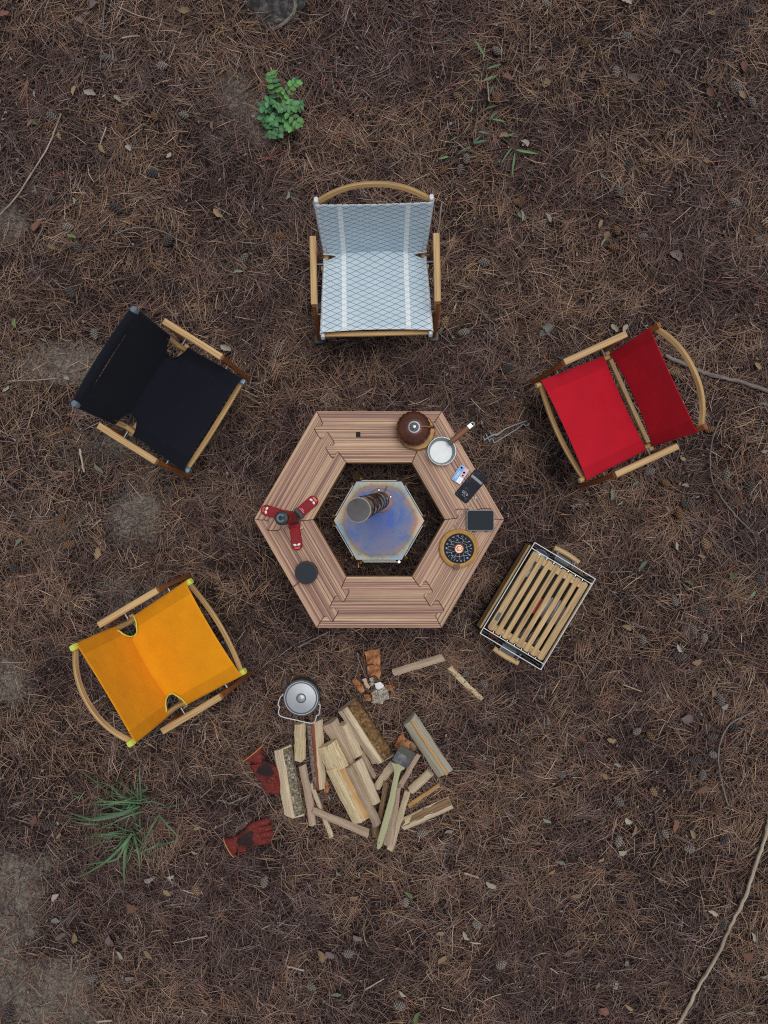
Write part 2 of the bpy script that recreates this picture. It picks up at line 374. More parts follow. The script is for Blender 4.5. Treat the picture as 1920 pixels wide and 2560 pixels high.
def strips(x, y, th, L, wd, z0, pitch, curv, cols, segs, ridge):
    n = len(x); ts = np.linspace(-.5, .5, segs + 1); V = []; dx, dy = np.cos(th), np.sin(th)
    nc = 3 if ridge else 2
    for i, t in enumerate(ts):
        b = curv * L * (.25 - t * t) * 4
        cx = x + dx * L * t - dy * b; cy = y + dy * L * t + dx * b
        cz = np.maximum(z0 + pitch * L * t, gz(cx, cy) + .0008)
        ww = wd * (1.0 if abs(t) < .4 else .6) * .5
        V.append(np.stack([cx - dy * ww, cy + dx * ww, cz], 1))
        if ridge: V.append(np.stack([cx, cy, cz + ww * 1.2], 1))
        V.append(np.stack([cx + dy * ww, cy - dx * ww, cz], 1))
    m = (segs + 1) * nc; v = np.stack(V, 1).reshape(-1, 3); base = (np.arange(n) * m)[:, None]; F = []
    for i in range(segs):
        for c in range(nc - 1):
            a = i * nc + c; F.append(np.concatenate([base + a + 1, base + a, base + a + nc, base + a + nc + 1], 1))
    return v, np.stack(F, 1).reshape(-1, 4), np.repeat(cols, m, 0)
def scatter(n, hx, hy, r, keep_sand=.3, patchy=0.0):
    x = r.uniform(-hx, hx, n); y = r.uniform(-hy, hy, n) - .05
    if patchy: k = r.random(n) < 1 - patchy * np.clip((.52 - fbm(x, y, 2.3, 140)) * 7, 0, 1); x, y = x[k], y[k]; n = len(x)
    k = r.random(n) < 1 - (1 - keep_sand) * np.clip(sand(x, y) * 1.6, 0, 1); return x[k], y[k]
# fine broken litter
x, y = scatter(200000, 2.5, 3.1, rng, .6); n = len(x)
fc_ = needle_colors(x, y, n, rng, -.12) * .8; sm = np.clip(sand(x, y) * 1.5, 0, 1)[:, None] * (rng.random(n) < .7)[:, None]; fc_ = fc_ * (1 - sm) + sm * np.array([.31, .265, .22]) * rng.uniform(.3, 1.3, n)[:, None]
v, q, c = strips(x, y, rng.uniform(0, math.tau, n), rng.uniform(.006, .034, n), rng.uniform(.0012, .0030, n), gz(x, y) + rng.uniform(.001, .010, n), rng.uniform(-.25, .25, n), rng.uniform(-.06, .06, n), fc_, 1, False)
o = bpy.data.objects.new('fine_litter', bulkmesh('fine_litter', v, q, M['needle'], c)); COL.objects.link(o); tag(o, 'broken bits of dry pine needles covering the soil', 'litter', kind='stuff')
# long needles: single ones, and bundles that lie side by side or fan out
x, y = scatter(125000, 2.5, 3.1, rng, .5, .35); n = len(x); th = rng.uniform(0, math.tau, n) + 1.2 * fbm(x, y, 1.5, 77) * math.tau * .5
cl = 6000; bx, by = scatter(cl, 2.5, 3.1, rng, .45, .55); kk = rng.integers(5, 16, len(bx)); bi = np.repeat(np.arange(len(bx)), kk); nb = len(bi)
bth = rng.uniform(0, math.tau, len(bx))[bi] + rng.normal(0, .32, nb); spread = rng.uniform(.012, .04, len(bx))[bi]
x2 = bx[bi] + rng.normal(0, 1, nb) * spread; y2 = by[bi] + rng.normal(0, 1, nb) * spread
cA = needle_colors(x, y, n, rng, 0.0); cB = needle_colors(x2, y2, nb, rng, .07); cB = .6 * cB + .4 * cB[np.searchsorted(bi, bi)]
x = np.concatenate([x, x2]); y = np.concatenate([y, y2]); th = np.concatenate([th, bth]); cc = np.concatenate([cA, cB]); n = len(x)
hi_ = rng.random(n); cc = cc * (.62 + .95 * hi_ ** 1.6)[:, None]; L = rng.uniform(.045, .125, n); zz = gz(x, y) + rng.uniform(0, .006, n) + .018 * hi_; zz[-nb:] += .005  # upper needles lighter, deeper ones darker: shade between needles put into the tint
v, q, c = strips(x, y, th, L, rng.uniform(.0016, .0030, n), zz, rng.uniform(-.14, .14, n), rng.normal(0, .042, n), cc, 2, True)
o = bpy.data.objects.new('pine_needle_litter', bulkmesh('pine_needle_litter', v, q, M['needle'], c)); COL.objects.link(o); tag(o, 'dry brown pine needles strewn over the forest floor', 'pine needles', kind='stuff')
# pale flakes of bark, seed wings and chips scattered through the litter
x, y = scatter(5200, 2.5, 3.1, rng, .6); n = len(x)
cf = np.array([(.30, .26, .225), (.24, .165, .105), (.17, .12, .105), (.30, .275, .245), (.20, .105, .07)])[rng.integers(0, 5, n)] * rng.uniform(.4, .95, n)[:, None]
v, q, c = strips(x, y, rng.uniform(0, math.tau, n), rng.uniform(.006, .019, n), rng.uniform(.004, .010, n), gz(x, y) + rng.uniform(.014, .027, n), rng.uniform(-.4, .4, n), rng.uniform(-.15, .15, n), cf, 2, True)
o = bpy.data.objects.new('bark_chip_litter', bulkmesh('bark_chip_litter', v, q, M['needle'], c)); COL.objects.link(o); tag(o, 'tiny pale bark chips and seed scales in the needles', 'litter', kind='stuff')
# thinner carpet beyond
x = rng.uniform(-6, 6, 90000); y = rng.uniform(-6.5, 6.5, 90000); k = (np.abs(x) > 2.45) | (np.abs(y + .05) > 3.05); x, y = x[k], y[k]; n = len(x)
v, q, c = strips(x, y, rng.uniform(0, math.tau, n), rng.uniform(.05, .12, n), rng.uniform(.002, .004, n), gz(x, y) + rng.uniform(.002, .02, n), rng.uniform(-.15, .15, n), rng.normal(0, .07, n), needle_colors(x, y, n, rng, 0), 1, False)
o = bpy.data.objects.new('outer_needle_litter', bulkmesh('outer_needle_litter', v, q, M['needle'], c)); COL.objects.link(o); tag(o, 'sparser dry pine needles away from the camp', 'pine needles', kind='stuff')

# ---------------------------------------------------------------- hexagonal table
def table_wood():
    m, nt, bs = newmat('striped_laminate_wood')
    v = coords(nt, 'Object', (1.0, 260, 1), rnd=True); n = noise(nt, v, 1.0, 2, .5)
    v2 = coords(nt, 'Object', (.35, 55, 1), rnd=True); n2 = noise(nt, v2, 1.0, 2, .5)
    v3 = coords(nt, 'Object', (14, 500, 1), rnd=True); n3 = noise(nt, v3, 1.0, 3, .6)
    r = ramp(nt, [(.38, (.035, .015, .012)), (.45, (.25, .11, .08)), (.54, (.40, .20, .14)), (.60, (.68, .46, .27))]); nt.links.new(n.outputs['Fac'], r.inputs[0])
    r2 = ramp(nt, [(.38, (.27, .135, .10)), (.5, (.36, .21, .14)), (.60, (.58, .40, .24))]); nt.links.new(n2.outputs['Fac'], r2.inputs[0])
    col = mixc(nt, .6, r2.outputs[0], r.outputs[0])
    r3 = ramp(nt, [(.3, (.82, .80, .78)), (.7, (1.1, 1.1, 1.1))]); nt.links.new(n3.outputs['Fac'], r3.inputs[0])
    nt.links.new(mixc(nt, 1.0, col, r3.outputs[0], 'MULTIPLY'), bs.inputs['Base Color']); bs.inputs['Roughness'].default_value = .55
    bump(nt, bs, n3.outputs['Fac'], .12, .001); return m
M['table'] = table_wood()
M['tside'] = wood('amber_table_edge', (.33, .17, .055), dark=.6, us=5, vs_=120)
TZ = .38; TC = Vector((.005, .020, 0)); RO, RI = .567, .299
AO, AI = RO * math.cos(R(30)), RI * math.cos(R(30))
# joint outline, (fraction along the mitre from outside in, sideways offset in metres towards the next segment)
za = Z(620, 1000, 4.88); raw = [(838, 140), (900, 262), (909, 285), (893, 316), (835, 320), (812, 332), (809, 350), (865, 448), (890, 467), (912, 462), (932, 440), (945, 404), (962, 396), (978, 404), (1042, 508), (1047, 530), (1030, 549), (970, 550), (948, 562), (947, 584), (1005, 682), (1026, 698), (1048, 694), (1064, 645), (1080, 630), (1100, 633), (1185, 750)]
o0 = Vector(raw[0]); ax_ = Vector(raw[-1]) - o0; LL = ax_.length; axn = ax_ / LL; pn = Vector((-axn.y, axn.x))     # pn points into the next segment (image left-down)
JP = [((Vector(p) - o0).dot(axn) / LL, (Vector(p) - o0).dot(pn) / LL * (RO - RI)) for p in raw]
GAP = .0011
def segment_poly():
    # local frame: x along the board (counter-clockwise neighbour at -x), y outwards; centre of the hexagon at the origin
    def joint(end, gap):
        pts = []
        a = R(120) if end < 0 else R(60)
        d = Vector((math.cos(a), math.sin(a))); nx = Vector((math.cos(a + math.pi / 2), math.sin(a + math.pi / 2)))   # towards the counter-clockwise side
        for u, w in JP: pts.append(d * (RO + (RI - RO) * u) + nx * (w + gap))
        return pts
    L_ = joint(-1, -GAP)        # own tabs reach into the next segment
    R_ = joint(1, GAP)          # slots for the tabs of the previous one
    return [tuple(p) for p in (L_[::-1] + R_)][::-1]
poly = segment_poly()
ar = sum(poly[i - 1][0] * poly[i][1] - poly[i][0] * poly[i - 1][1] for i in range(len(poly)))
if ar < 0: poly = poly[::-1]
table = thing('hexagonal_table', 'low hexagonal ring table of striped wood built round the steel stove', 'table', (TC.x, TC.y, 0))
seg_me = mkmesh('table_segment', prism(poly, TZ - .032, TZ, .0018), M['table'], False)
apr_me = mkmesh('inner_apron', board((-RI * .5 + .004, AI + .008, TZ - .072), (RI * .5 - .004, AI + .008, TZ - .072), .012, .078, c=.05), M['tside'], False)
apo_me = mkmesh('outer_apron', board((-RO * .5 + .02, AO - .02, TZ - .062), (RO * .5 - .02, AO - .02, TZ - .062), .016, .058, c=.05), M['tside'], False)
leg_me = mkmesh('leg', board((0, (AO + AI) / 2, -.01), (0, (AO + AI) / 2, TZ - .034), .05, .16, up=(0, 1, 0), c=.1), M['tside'], False)
for k in range(6):
    s = obj('table_segment', seg_me, None, table); s.rotation_euler.z = R(60 * k)
    for nm, me in (('inner_apron', apr_me), ('outer_apron', apo_me), ('leg', leg_me)):
        obj(nm, me, None, s)
# slide slots on three boards: dark strip paints the groove's shade, wooden strip on top
M['dark'] = plain('recess_shade_paint', (.012, .010, .009), .9, 0, .3, 80)  # flat dark tone that paints the shade inside openings
for k, sgn, x0, ym in ((0, 1, -.105, .385), (2, 1, -.02, .385), (4, -1, .02, .385)):
    sl = table.children[k]
    ch = obj('slot_shade_strip', prism([(min(x0, x0 + sgn * .2), ym - .0125), (max(x0, x0 + sgn * .2), ym - .0125), (max(x0, x0 + sgn * .2), ym + .0125), (min(x0, x0 + sgn * .2), ym + .0125)], TZ - .003, TZ + .0006, .0003), M['dark'], sl, False)
    a, b = sorted((x0 + sgn * .02, x0 + sgn * .199))
    obj('slide_strip', prism([(a, ym - .0105), (b, ym - .0105), (b, ym + .0105), (a, ym + .0105)], TZ - .002, TZ + .0016, .0006), M['table'], ch, False)

# ---------------------------------------------------------------- stove
def heat_mat():
    m, nt, bs = newmat('heat_tinted_steel')
    v = coords(nt, 'Object', (1, 1, 0)); sx = nt.nodes.new('ShaderNodeSeparateXYZ'); nt.links.new(v.outputs[0], sx.inputs[0])
    dmax = None
    for k in range(6):
        a = R(30 + 60 * k); dp = N(nt, 'ShaderNodeVectorMath', operation='DOT_PRODUCT'); dp.inputs[1].default_value = (math.cos(a), math.sin(a), 0); nt.links.new(v.outputs[0], dp.inputs[0])
        if dmax is None: dmax = dp.outputs['Value']
        else:
            mx = N(nt, 'ShaderNodeMath', operation='MAXIMUM'); nt.links.new(dmax, mx.inputs[0]); nt.links.new(dp.outputs['Value'], mx.inputs[1]); dmax = mx.outputs[0]
    ln = N(nt, 'ShaderNodeVectorMath', operation='LENGTH'); nt.links.new(v.outputs[0], ln.inputs[0])
    mx = N(nt, 'ShaderNodeMath', operation='MULTIPLY_ADD'); mx.inputs[1].default_value = .55; nt.links.new(ln.outputs['Value'], mx.inputs[0])
    m2 = N(nt, 'ShaderNodeMath', operation='MULTIPLY'); m2.inputs[1].default_value = .5; nt.links.new(dmax, m2.inputs[0]); nt.links.new(m2.outputs[0], mx.inputs[2])
    nz = noise(nt, v, 14, 4, .6); ad = N(nt, 'ShaderNodeMath', operation='MULTIPLY_ADD'); ad.inputs[1].default_value = .035; nt.links.new(nz.outputs['Fac'], ad.inputs[0]); nt.links.new(mx.outputs[0], ad.inputs[2])
    mr = N(nt, 'ShaderNodeMapRange'); mr.inputs['From Min'].default_value = .06; mr.inputs['From Max'].default_value = .215; nt.links.new(ad.outputs[0], mr.inputs['Value'])
    r = ramp(nt, [(.0, (.085, .12, .27)), (.35, (.11, .145, .26)), (.66, (.14, .16, .25)), (.76, (.20, .17, .22)), (.83, (.26, .18, .10)), (.90, (.34, .31, .22)), (1.0, (.39, .40, .34))])
    nt.links.new(mr.outputs[0], r.inputs[0])
    n2 = noise(nt, v, 8.5, 4, .55, .8); r2 = ramp(nt, [(.35, (.55, .80, 1.35)), (.5, (1, 1, 1)), (.66, (1.3, .98, .98))]); nt.links.new(n2.outputs['Fac'], r2.inputs[0])
    n4 = noise(nt, v, 120, 3, .7); r4 = ramp(nt, [(.3, (.9, .9, .9)), (.7, (1.08, 1.08, 1.08))]); nt.links.new(n4.outputs['Fac'], r4.inputs[0])
    col = mixc(nt, 1.0, mixc(nt, 1.0, r.outputs[0], r2.outputs[0], 'MULTIPLY'), r4.outputs[0], 'MULTIPLY')
    nt.links.new(col, bs.inputs['Base Color']); bs.inputs['Metallic'].default_value = .3; bs.inputs['Roughness'].default_value = .5; bs.inputs['Specular IOR Level'].default_value = .25
    return m
M['heat'] = heat_mat()
M['plate'] = plain('pale_stainless', (.40, .41, .37), .55, .3, .12, 70)
M['stovebody'] = plain('sooty_stove_steel', (.10, .10, .10), .5, .7, .25, 40)
SCN = Vector((.005, .0155, 0)); SZ = .27
stove = thing('camp_stove', 'hexagonal steel camp stove with blue heat tinted top and leaning chimney pipe', 'stove', tuple(SCN))
def hexa(r, n=6, a0=0): return [(r * math.cos(R(60 * i + a0)), r * math.sin(R(60 * i + a0))) for i in range(n)]
obj('stove_body', prism(hexa(.196), .035, SZ - .001, .002), M['stovebody'], stove, False)
top = obj('top_plate', prism(hexa(.2125), SZ - .0005, SZ + .005, .0015), M['heat'], stove, False)
for k in range(6):
    a = R(60 * k + 30); d = Vector((math.cos(a), math.sin(a), 0)); t = Vector((-d.y, d.x, 0)); rad = .2125 * math.cos(R(30)) + .0045
    hl = .082 if k != 4 else .078
    sp = obj('side_panel', board(d * rad - t * hl + Vector((0, 0, .15)), d * rad + t * hl + Vector((0, 0, .15)), .0045, .235, c=.1), M['plate'], stove, False)
    if k == 4:
        obj('door_lip', board(d * (rad + .005) - t * .072 + Vector((0, 0, .255)), d * (rad + .005) + t * .088 + Vector((0, 0, .255)), .004, .03, c=.1), M['plate'], stove, False)
        obj('hinge_pin', lathe([(.006, 0), (.006, .03), (0, .03)], 12), M['chrome'], stove).location = d * (rad + .004) + t * .094 + Vector((0, 0, .245))
        kn = obj('copper_knob', lathe([(0, 0), (.009, 0), (.009, .03), (0, .03)], 14), M['copper'], stove); kn.location = d * (rad + .006) - t * .098 + Vector((0, 0, .22)); kn.rotation_euler = (R(75), 0, 0)
        obj('door_latch', tube([d * (rad + .002) + Vector((0, 0, .2)), d * (rad + .03) + t * .006 + Vector((0, 0, .19))], .003), M['copper'], stove)
    for s in (-1, 1):   # corner nuts
        c2 = R(60 * k); p = Vector((math.cos(c2), math.sin(c2), 0)) * .206 + Vector((math.cos(c2 + s * R(95)), math.sin(c2 + s * R(95)), 0)) * .016 + Vector((math.cos(c2 + s * R(30)), math.sin(c2 + s * R(30)), 0)) * .003
        nn = obj('corner_nut', lathe([(0, 0), (.0085, 0), (.0085, .014), (.006, .018), (0, .018)], 6), M['brass'], stove, False); nn.location = p + Vector((0, 0, SZ - .012)); nn.rotation_euler = (0, R(70), c2 + s * R(30))
zs = Z(800, 1170, 5.925)
rv_me = mkmesh('rivet', lathe([(.0028, 0), (.0024, .0012), (0, .0016)], 8), M['chrome'], True)
for a, b in ((660, 280), (757, 240), (1185, 500), (1078, 683), (1190, 745), (1075, 785), (893, 792), (680, 790), (565, 992), (675, 967), (1082, 945), (1195, 967), (678, 1182), (880, 1168), (1076, 1165), (572, 1278), (678, 1280), (888, 1278), (1090, 1275)):
    p = W(*zs(a, b), SZ + .005); rv = obj('rivet', rv_me, None, top); rv.location = p - SCN
fc = W(952, 1251, SZ + .005) - SCN
M['blued'] = plain('blued_flange', (.13, .16, .30), .4, .8, .3, 12)
M['flange'] = plain('brown_tinted_flange', (.15, .10, .11), .5, .6, .25, 25)
fl = obj('flange', lathe([(.059, 0), (.059, .002), (.056, .003), (.04, .003), (.04, .008), (.037, .008)], 40), M['flange'], stove); fl.location = fc
for a in (100, 20, -135):
    bo = obj('bolt', lathe([(.0065, .003), (.0065, .006), (.003, .008), (0, .008)], 10), M['chrome'], fl); bo.location = (.049 * math.cos(R(a)), .049 * math.sin(R(a)), 0)
obj('damper_lever', board((.012, .03, .008), (.03, .066, .01), .006, .003), M['dsteel'], fl)
ptop = W(895.7, 1275, 1.42) - SCN
def pipe_mat():
    m, nt, bs = newmat('sooted_chrome_pipe'); v = coords(nt, 'Object', (6, 6, 4)); n = noise(nt, v, 1, 3)
    r = ramp(nt, [(.35, (.06, .055, .055)), (.65, (.17, .165, .165))]); nt.links.new(n.outputs['Fac'], r.inputs[0]); nt.links.new(r.outputs[0], bs.inputs['Base Color'])
    bs.inputs['Metallic'].default_value = 1; bs.inputs['Roughness'].default_value = .16; return m
M['pipe'] = pipe_mat()
pv = ptop - fc; nseg = 6
q = pv.to_track_quat('Z', 'Y')
for i in range(nseg):
    L0, L1 = pv.length * i / nseg, pv.length * (i + 1) / nseg; r0 = .0368 - .0012 * (i % 2) * 0 - .0004 * i * 0
    pr = [(r0 + .0025, L0), (r0 + .0030, L0 + .012), (r0 + .0008, L0 + .016), (r0, L0 + .02), (r0 - .0006, L1 + .004)]
    ps = obj('pipe_section', lathe(pr, 36), M['pipe'], stove); ps.location = fc; ps.rotation_mode = 'QUATERNION'; ps.rotation_quaternion = q
def capflute(a, r, h): return 1 + (.012 if math.sin(14 * a) > .75 else 0) * (r > .03)
M['cap'] = plain('matt_grey_cap', (.36, .345, .29), .75, 0, .12, 55)
cp = obj('chimney_cap', lathe([(.0388, -.02), (.0392, -.002), (.0385, .001), (0, .0015)], 56, flute=capflute), M['cap'], stove); cp.location = ptop; cp.rotation_mode = 'QUATERNION'; cp.rotation_quaternion = q

# ---------------------------------------------------------------- folding chairs
def chair(name, label, X, Y, rot, fab, tube_caps=None, gap=False, notch=(.045, .045), binding=None, back_arch=(.045, .075), covered_arch=False, fbow=.05, hs=.2508, hb=.2482, yb=.292, zb=.577, fold=.205, feet=False, wood_end=0.0):
    t = thing(name, label, 'chair', (X, Y, float(gz(np.array(X), np.array(Y)))), rot, 'folding chairs round the table')
    yf, zf = -.2, .36; pr = .0125
    # poles
    rear = Vector((0, fold - .012, .252))
    for s in (-1, 1):
        ps = Vector((s * (hs - .012), yf - .004 - wood_end, zf - .012 + wood_end * .28)); pe = Vector((s * .229, fold + .02, .235))
        obj('seat_rail', sweep([ps, pe], rrect(.021, .021, .3), seed=3) if wood_end else tube([ps, pe], .011, 10), M['ash'], t)
        bB, bC = Vector((s * .229, fold, .25)), Vector((s * (hb - .012), yb, zb)); bt = bC + (bC - bB).normalized() * (.004 + wood_end); bb = bC + (bB - bC) * 1.45
        obj('back_post', sweep([bb, bt], rrect(.024, .018, .2), up=(0, 1, 0), seed=5), M['amber'] if wood_end else M['ash'], t)
        # arm, legs
        ha = .2734
        arm = obj('armrest', sweep([Vector((s * ha, -.094, .452)), Vector((s * ha, .05, .455)), Vector((s * ha, .207, .452))], rrect(.029, .020, .15), seed=11 + s), M['ash'], t)
        obj('leg', sweep([Vector((s * .29, -.128, -.012)), Vector((s * .2745, -.082, .441))], rrect(.022, .036, .12), up=(0, 1, 0), seed=21 + s), M['amber'], t)
        obj('leg', sweep([Vector((s * .286, .262, -.012)), Vector((s * .268, .172, .441))], rrect(.02, .036, .12), up=(0, 1, 0), seed=31 + s), M['amber'], t)
        for yy, zz in ((.135, .315), (-.098, .322)):
            obj('spacer_bolt', tube([Vector((s * .238, yy, zz)), Vector((s * .287, yy, zz))], .005, 8), M['steel'], t)
        if feet:
            obj('foot_cap', prism(roundpoly(.05, .05, .01, 3, s * .29, -.135), -.012, .03, .004), M['blackp'], t, False)
        if tube_caps == 'strap':       # webbing loops over the pole ends
            for p, d in ((ps, Vector((0, -1, .28))), (bt, Vector((0, .2, 1)))):
                d = d.normalized(); obj('strap_loop', sweep([p - d * .004, p + d * .012, p + d * .013], rrect(.017, .026, .3), up=(0, -.3, 1) if p is ps else (0, 1, 0)), M['whiteweb'], t)
        elif tube_caps:
            cm, sz = tube_caps
            for p, d in ((ps, Vector((0, -1, .28))), (bt, Vector((0, .25, 1)))):
                d = d.normalized(); obj('end_cap', sweep([p - d * .012, p + d * (sz * .5 - .004), p + d * sz * .5], rrect(.027, .027, .2), up=(0, 0, 1) if p is ps else (0, 1, 0), scales=[1, 1, .86]), cm, t, 40)
    # bows of bent wood
    bw = yb; hbb = hb - .02
    rise, back = back_arch[1], back_arch[0]
    path = []
    for i in range(15):
        a = -1 + 2 * i / 14; e = 1 - abs(a) ** 2.2
        path.append(Vector((a * hbb, yb + .006 + back * e, zb - .012 + rise * e)))
    if covered_arch:
        g = sweep(path, circ(.023, 12), up=(0, 0, 1)); obj('back_bow_sleeve', g, fab, t, True)
        for s in (-1, 1): obj('back_bow', sweep([path[0 if s < 0 else -1] + Vector((s * .004, 0, 0)), path[1 if s < 0 else -2]], circ(.011, 10)), M['ash'], t, True)
        for a in (.33, .67): 
            i = int(a * 14); obj('sleeve_seam', sweep([path[i] - Vector((.0016, 0, 0)), path[i] + Vector((.0016, 0, 0))], circ(.0238, 12)), fab, t, True)
    else:
        obj('back_bow', sweep(path, rrect(.017, .024, .25), up=(0, .55, 1)), M['ash'], t, 40)
    path = [Vector((a * (hs - .02), -.196 - .2 * fbow * (1 - a * a), .335 - fbow * (1 - abs(a) ** 2.0))) for a in [(-1 + 2 * i / 12) for i in range(13)]]
    obj('front_bow', sweep(path, rrect(.024, .017, .25), up=(0, .3, 1)), M['ash'], t, 40)
    obj('stretcher', board((-.262, .178 + .03 * gap, .135 + .03 * gap), (.262, .178 + .03 * gap, .135 + .03 * gap), .022, .02), M['ash'], t)
    if not gap: obj('cross_rod', tube([Vector((-.275, .232, .11)), Vector((.275, .232, .11))], .006, 8), M['dsteel'], t)
    # cloth, hung between the poles
    def edge(u):    # pole line (y,z) by arclength-ish parameter: 0 front .. 1 fold .. 2 top
        A, B, C = Vector((0, yf, zf)), Vector((0, fold, .250)), Vector((0, yb, zb))
        if u < 1: p = A.lerp(B, u); d = (B - A)
        else: p = B.lerp(C, u - 1); d = (C - B)
        return p, d.normalized()
    La, Lb = math.hypot(fold - yf, zf - .25), math.hypot(yb - fold, zb - .25)
    def cloth(nm, u0, u1, bow0=0.0, bow1=0.0, nt_=60, with_notch=True, mat=fab):
        ns = 18; g = Geo(); wrap = 5; ncol = ns + 1 + 2 * wrap; rows = []
        us = [u0 + (u1 - u0) * i / nt_ for i in range(nt_ + 1)]
        if with_notch:      # finer rows round the cut-out
            r_ = notch[1]; us = sorted(set(us + [1 + (d / (La if d < 0 else Lb)) for d in np.linspace(-r_, r_, 25)]))
        arc = 0; prev = None
        for iu, u in enumerate(us):
            p, d = edge(u); w_mix = min(1, max(0, (u - .82) / .18)); w_mix = w_mix * w_mix * (3 - 2 * w_mix)
            dA = edge(.5)[1]; dB = edge(1.5)[1]; dd = dA.lerp(dB, w_mix).normalized(); nrm = Vector((0, -dd.z, dd.y))
            if nrm.z < 0 and w_mix < .5: nrm = -nrm
            if w_mix >= .5 and nrm.y > 0: nrm = -nrm
            dist = (u - 1) * (La if u < 1 else Lb)
            hw = (hs + (.241 - hs) * min(u, 1)) if u < 1 else .241 + (hb - .241) * (u - 1)
            nd = 0.0
            if with_notch and abs(dist) < notch[1]: nd = notch[0] * math.sqrt(max(0, 1 - (dist / notch[1]) ** 2))
            row = []
            base = Vector((0, p.y, p.z)) + nrm * pr
            seat_sag = .030 * math.sin(math.pi * min(1, max(0, u * .5 + .03))) if u < 1 else .030 * math.sin(math.pi * min(1, .53 + (u - 1) * .47))
            if gap: seat_sag *= .45
            for j in range(-wrap, ns + 1 + wrap):
                if j < 0 or j > ns:
                    k = (-j if j < 0 else j - ns); s = -1 if j < 0 else 1
                    if nd > 0: x = s * (hw - nd); off = base
                    else:
                        a = R(90 - 30 * k); x = s * (hw - .012 + pr * math.cos(a)); off = Vector((0, p.y, p.z)) + nrm * (pr * math.sin(a))
                    v = Vector((x, off.y, off.z)); uu = s * (hw + .004 * k)
                else:
                    sft = -1 + 2 * j / ns; xm = (hw - .012) if nd == 0 else (hw - nd)
                    x = sft * xm; sg = seat_sag * (1 - abs(x / hw) ** 2.2)
                    v = Vector((x, base.y, base.z)) - nrm * sg; uu = x
                bo = (bow0 * (1 - (u - u0) / (u1 - u0)) ** 3 - bow1 * ((u - u0) / (u1 - u0)) ** 3)
                v += dd * bo * (1 - min(1, abs(uu / hw)) ** 2)
                row.append((v, uu))
            if prev: arc += (row[ncol // 2][0] - prev).length
            prev = row[ncol // 2][0]
            rows.append((row, arc))
        for row, a in rows: g.v += [v for v, _ in row]
        for i in range(len(rows) - 1):
            for j in range(ncol - 1):
                g.f.append((i * ncol + j, i * ncol + j + 1, (i + 1) * ncol + j + 1, (i + 1) * ncol + j))
                g.uv.append(((rows[i][0][j][1], rows[i][1]), (rows[i][0][j + 1][1], rows[i][1]), (rows[i + 1][0][j + 1][1], rows[i + 1][1]), (rows[i + 1][0][j][1], rows[i + 1][1])))
        o = obj(nm, g, mat, t, 50); so = o.modifiers.new('cloth', 'SOLIDIFY'); so.thickness = .002; so.offset = 0
        return o, rows, us
    if gap:
        cloth('seat_cloth', .0, .90, .008, .006, with_notch=False)
        cloth('back_cloth', 1.03, 1.94, .012, .006, with_notch=False)
    else:
        o, rows, us = cloth('sling_cloth', .0, 2.0 if not covered_arch else 1.97, .012, .006)
        if binding:
            for s in (-1, 1):
                pts = []
                for (row, a), u in zip(rows, us):
                    dist = (u - 1) * (La if u < 1 else Lb)
                    if abs(dist) <= notch[1] * 1.0: pts.append(row[0 if s < 0 else -1][0] + Vector((0, 0, .001)))
                obj('notch_binding', tube(pts, .0036, 6), binding, t, True)
    return t
chair('folding_chair', 'folding wooden chair with pale blue quilted diamond pattern sling', -.0108, 1.0713, .0226, M['quilt'], 'strap', notch=(.060, .022), fbow=.0, back_arch=(.03, .085), yb=.300, zb=.585, hb=.256, hs=.258, feet=True, fold=.200)
chair('folding_chair', 'folding wooden chair with separate red canvas seat and back', 1.0245, .5068, -1.1419, M['red'], None, gap=True, fbow=.04, back_arch=(.035, .07), wood_end=.02, yb=.285, zb=.57, fold=.19)
chair('folding_chair', 'folding wooden chair with black canvas sling and grey corner caps', -.9201, .5587, 1.0107, M['navy'], (M['alu'], .03), notch=(.08, .075), fbow=.01, back_arch=(.004, .010), covered_arch=True, fold=.185, yb=.285, zb=.575)
chair('folding_chair', 'folding wooden chair with yellow canvas sling and lime corner caps', -.9159, -.5755, 2.1084, M['yellow'], (M['lime'], .03), notch=(.08, .075), fbow=.05, binding=M['lime'], back_arch=(.04, .07), fold=.185)

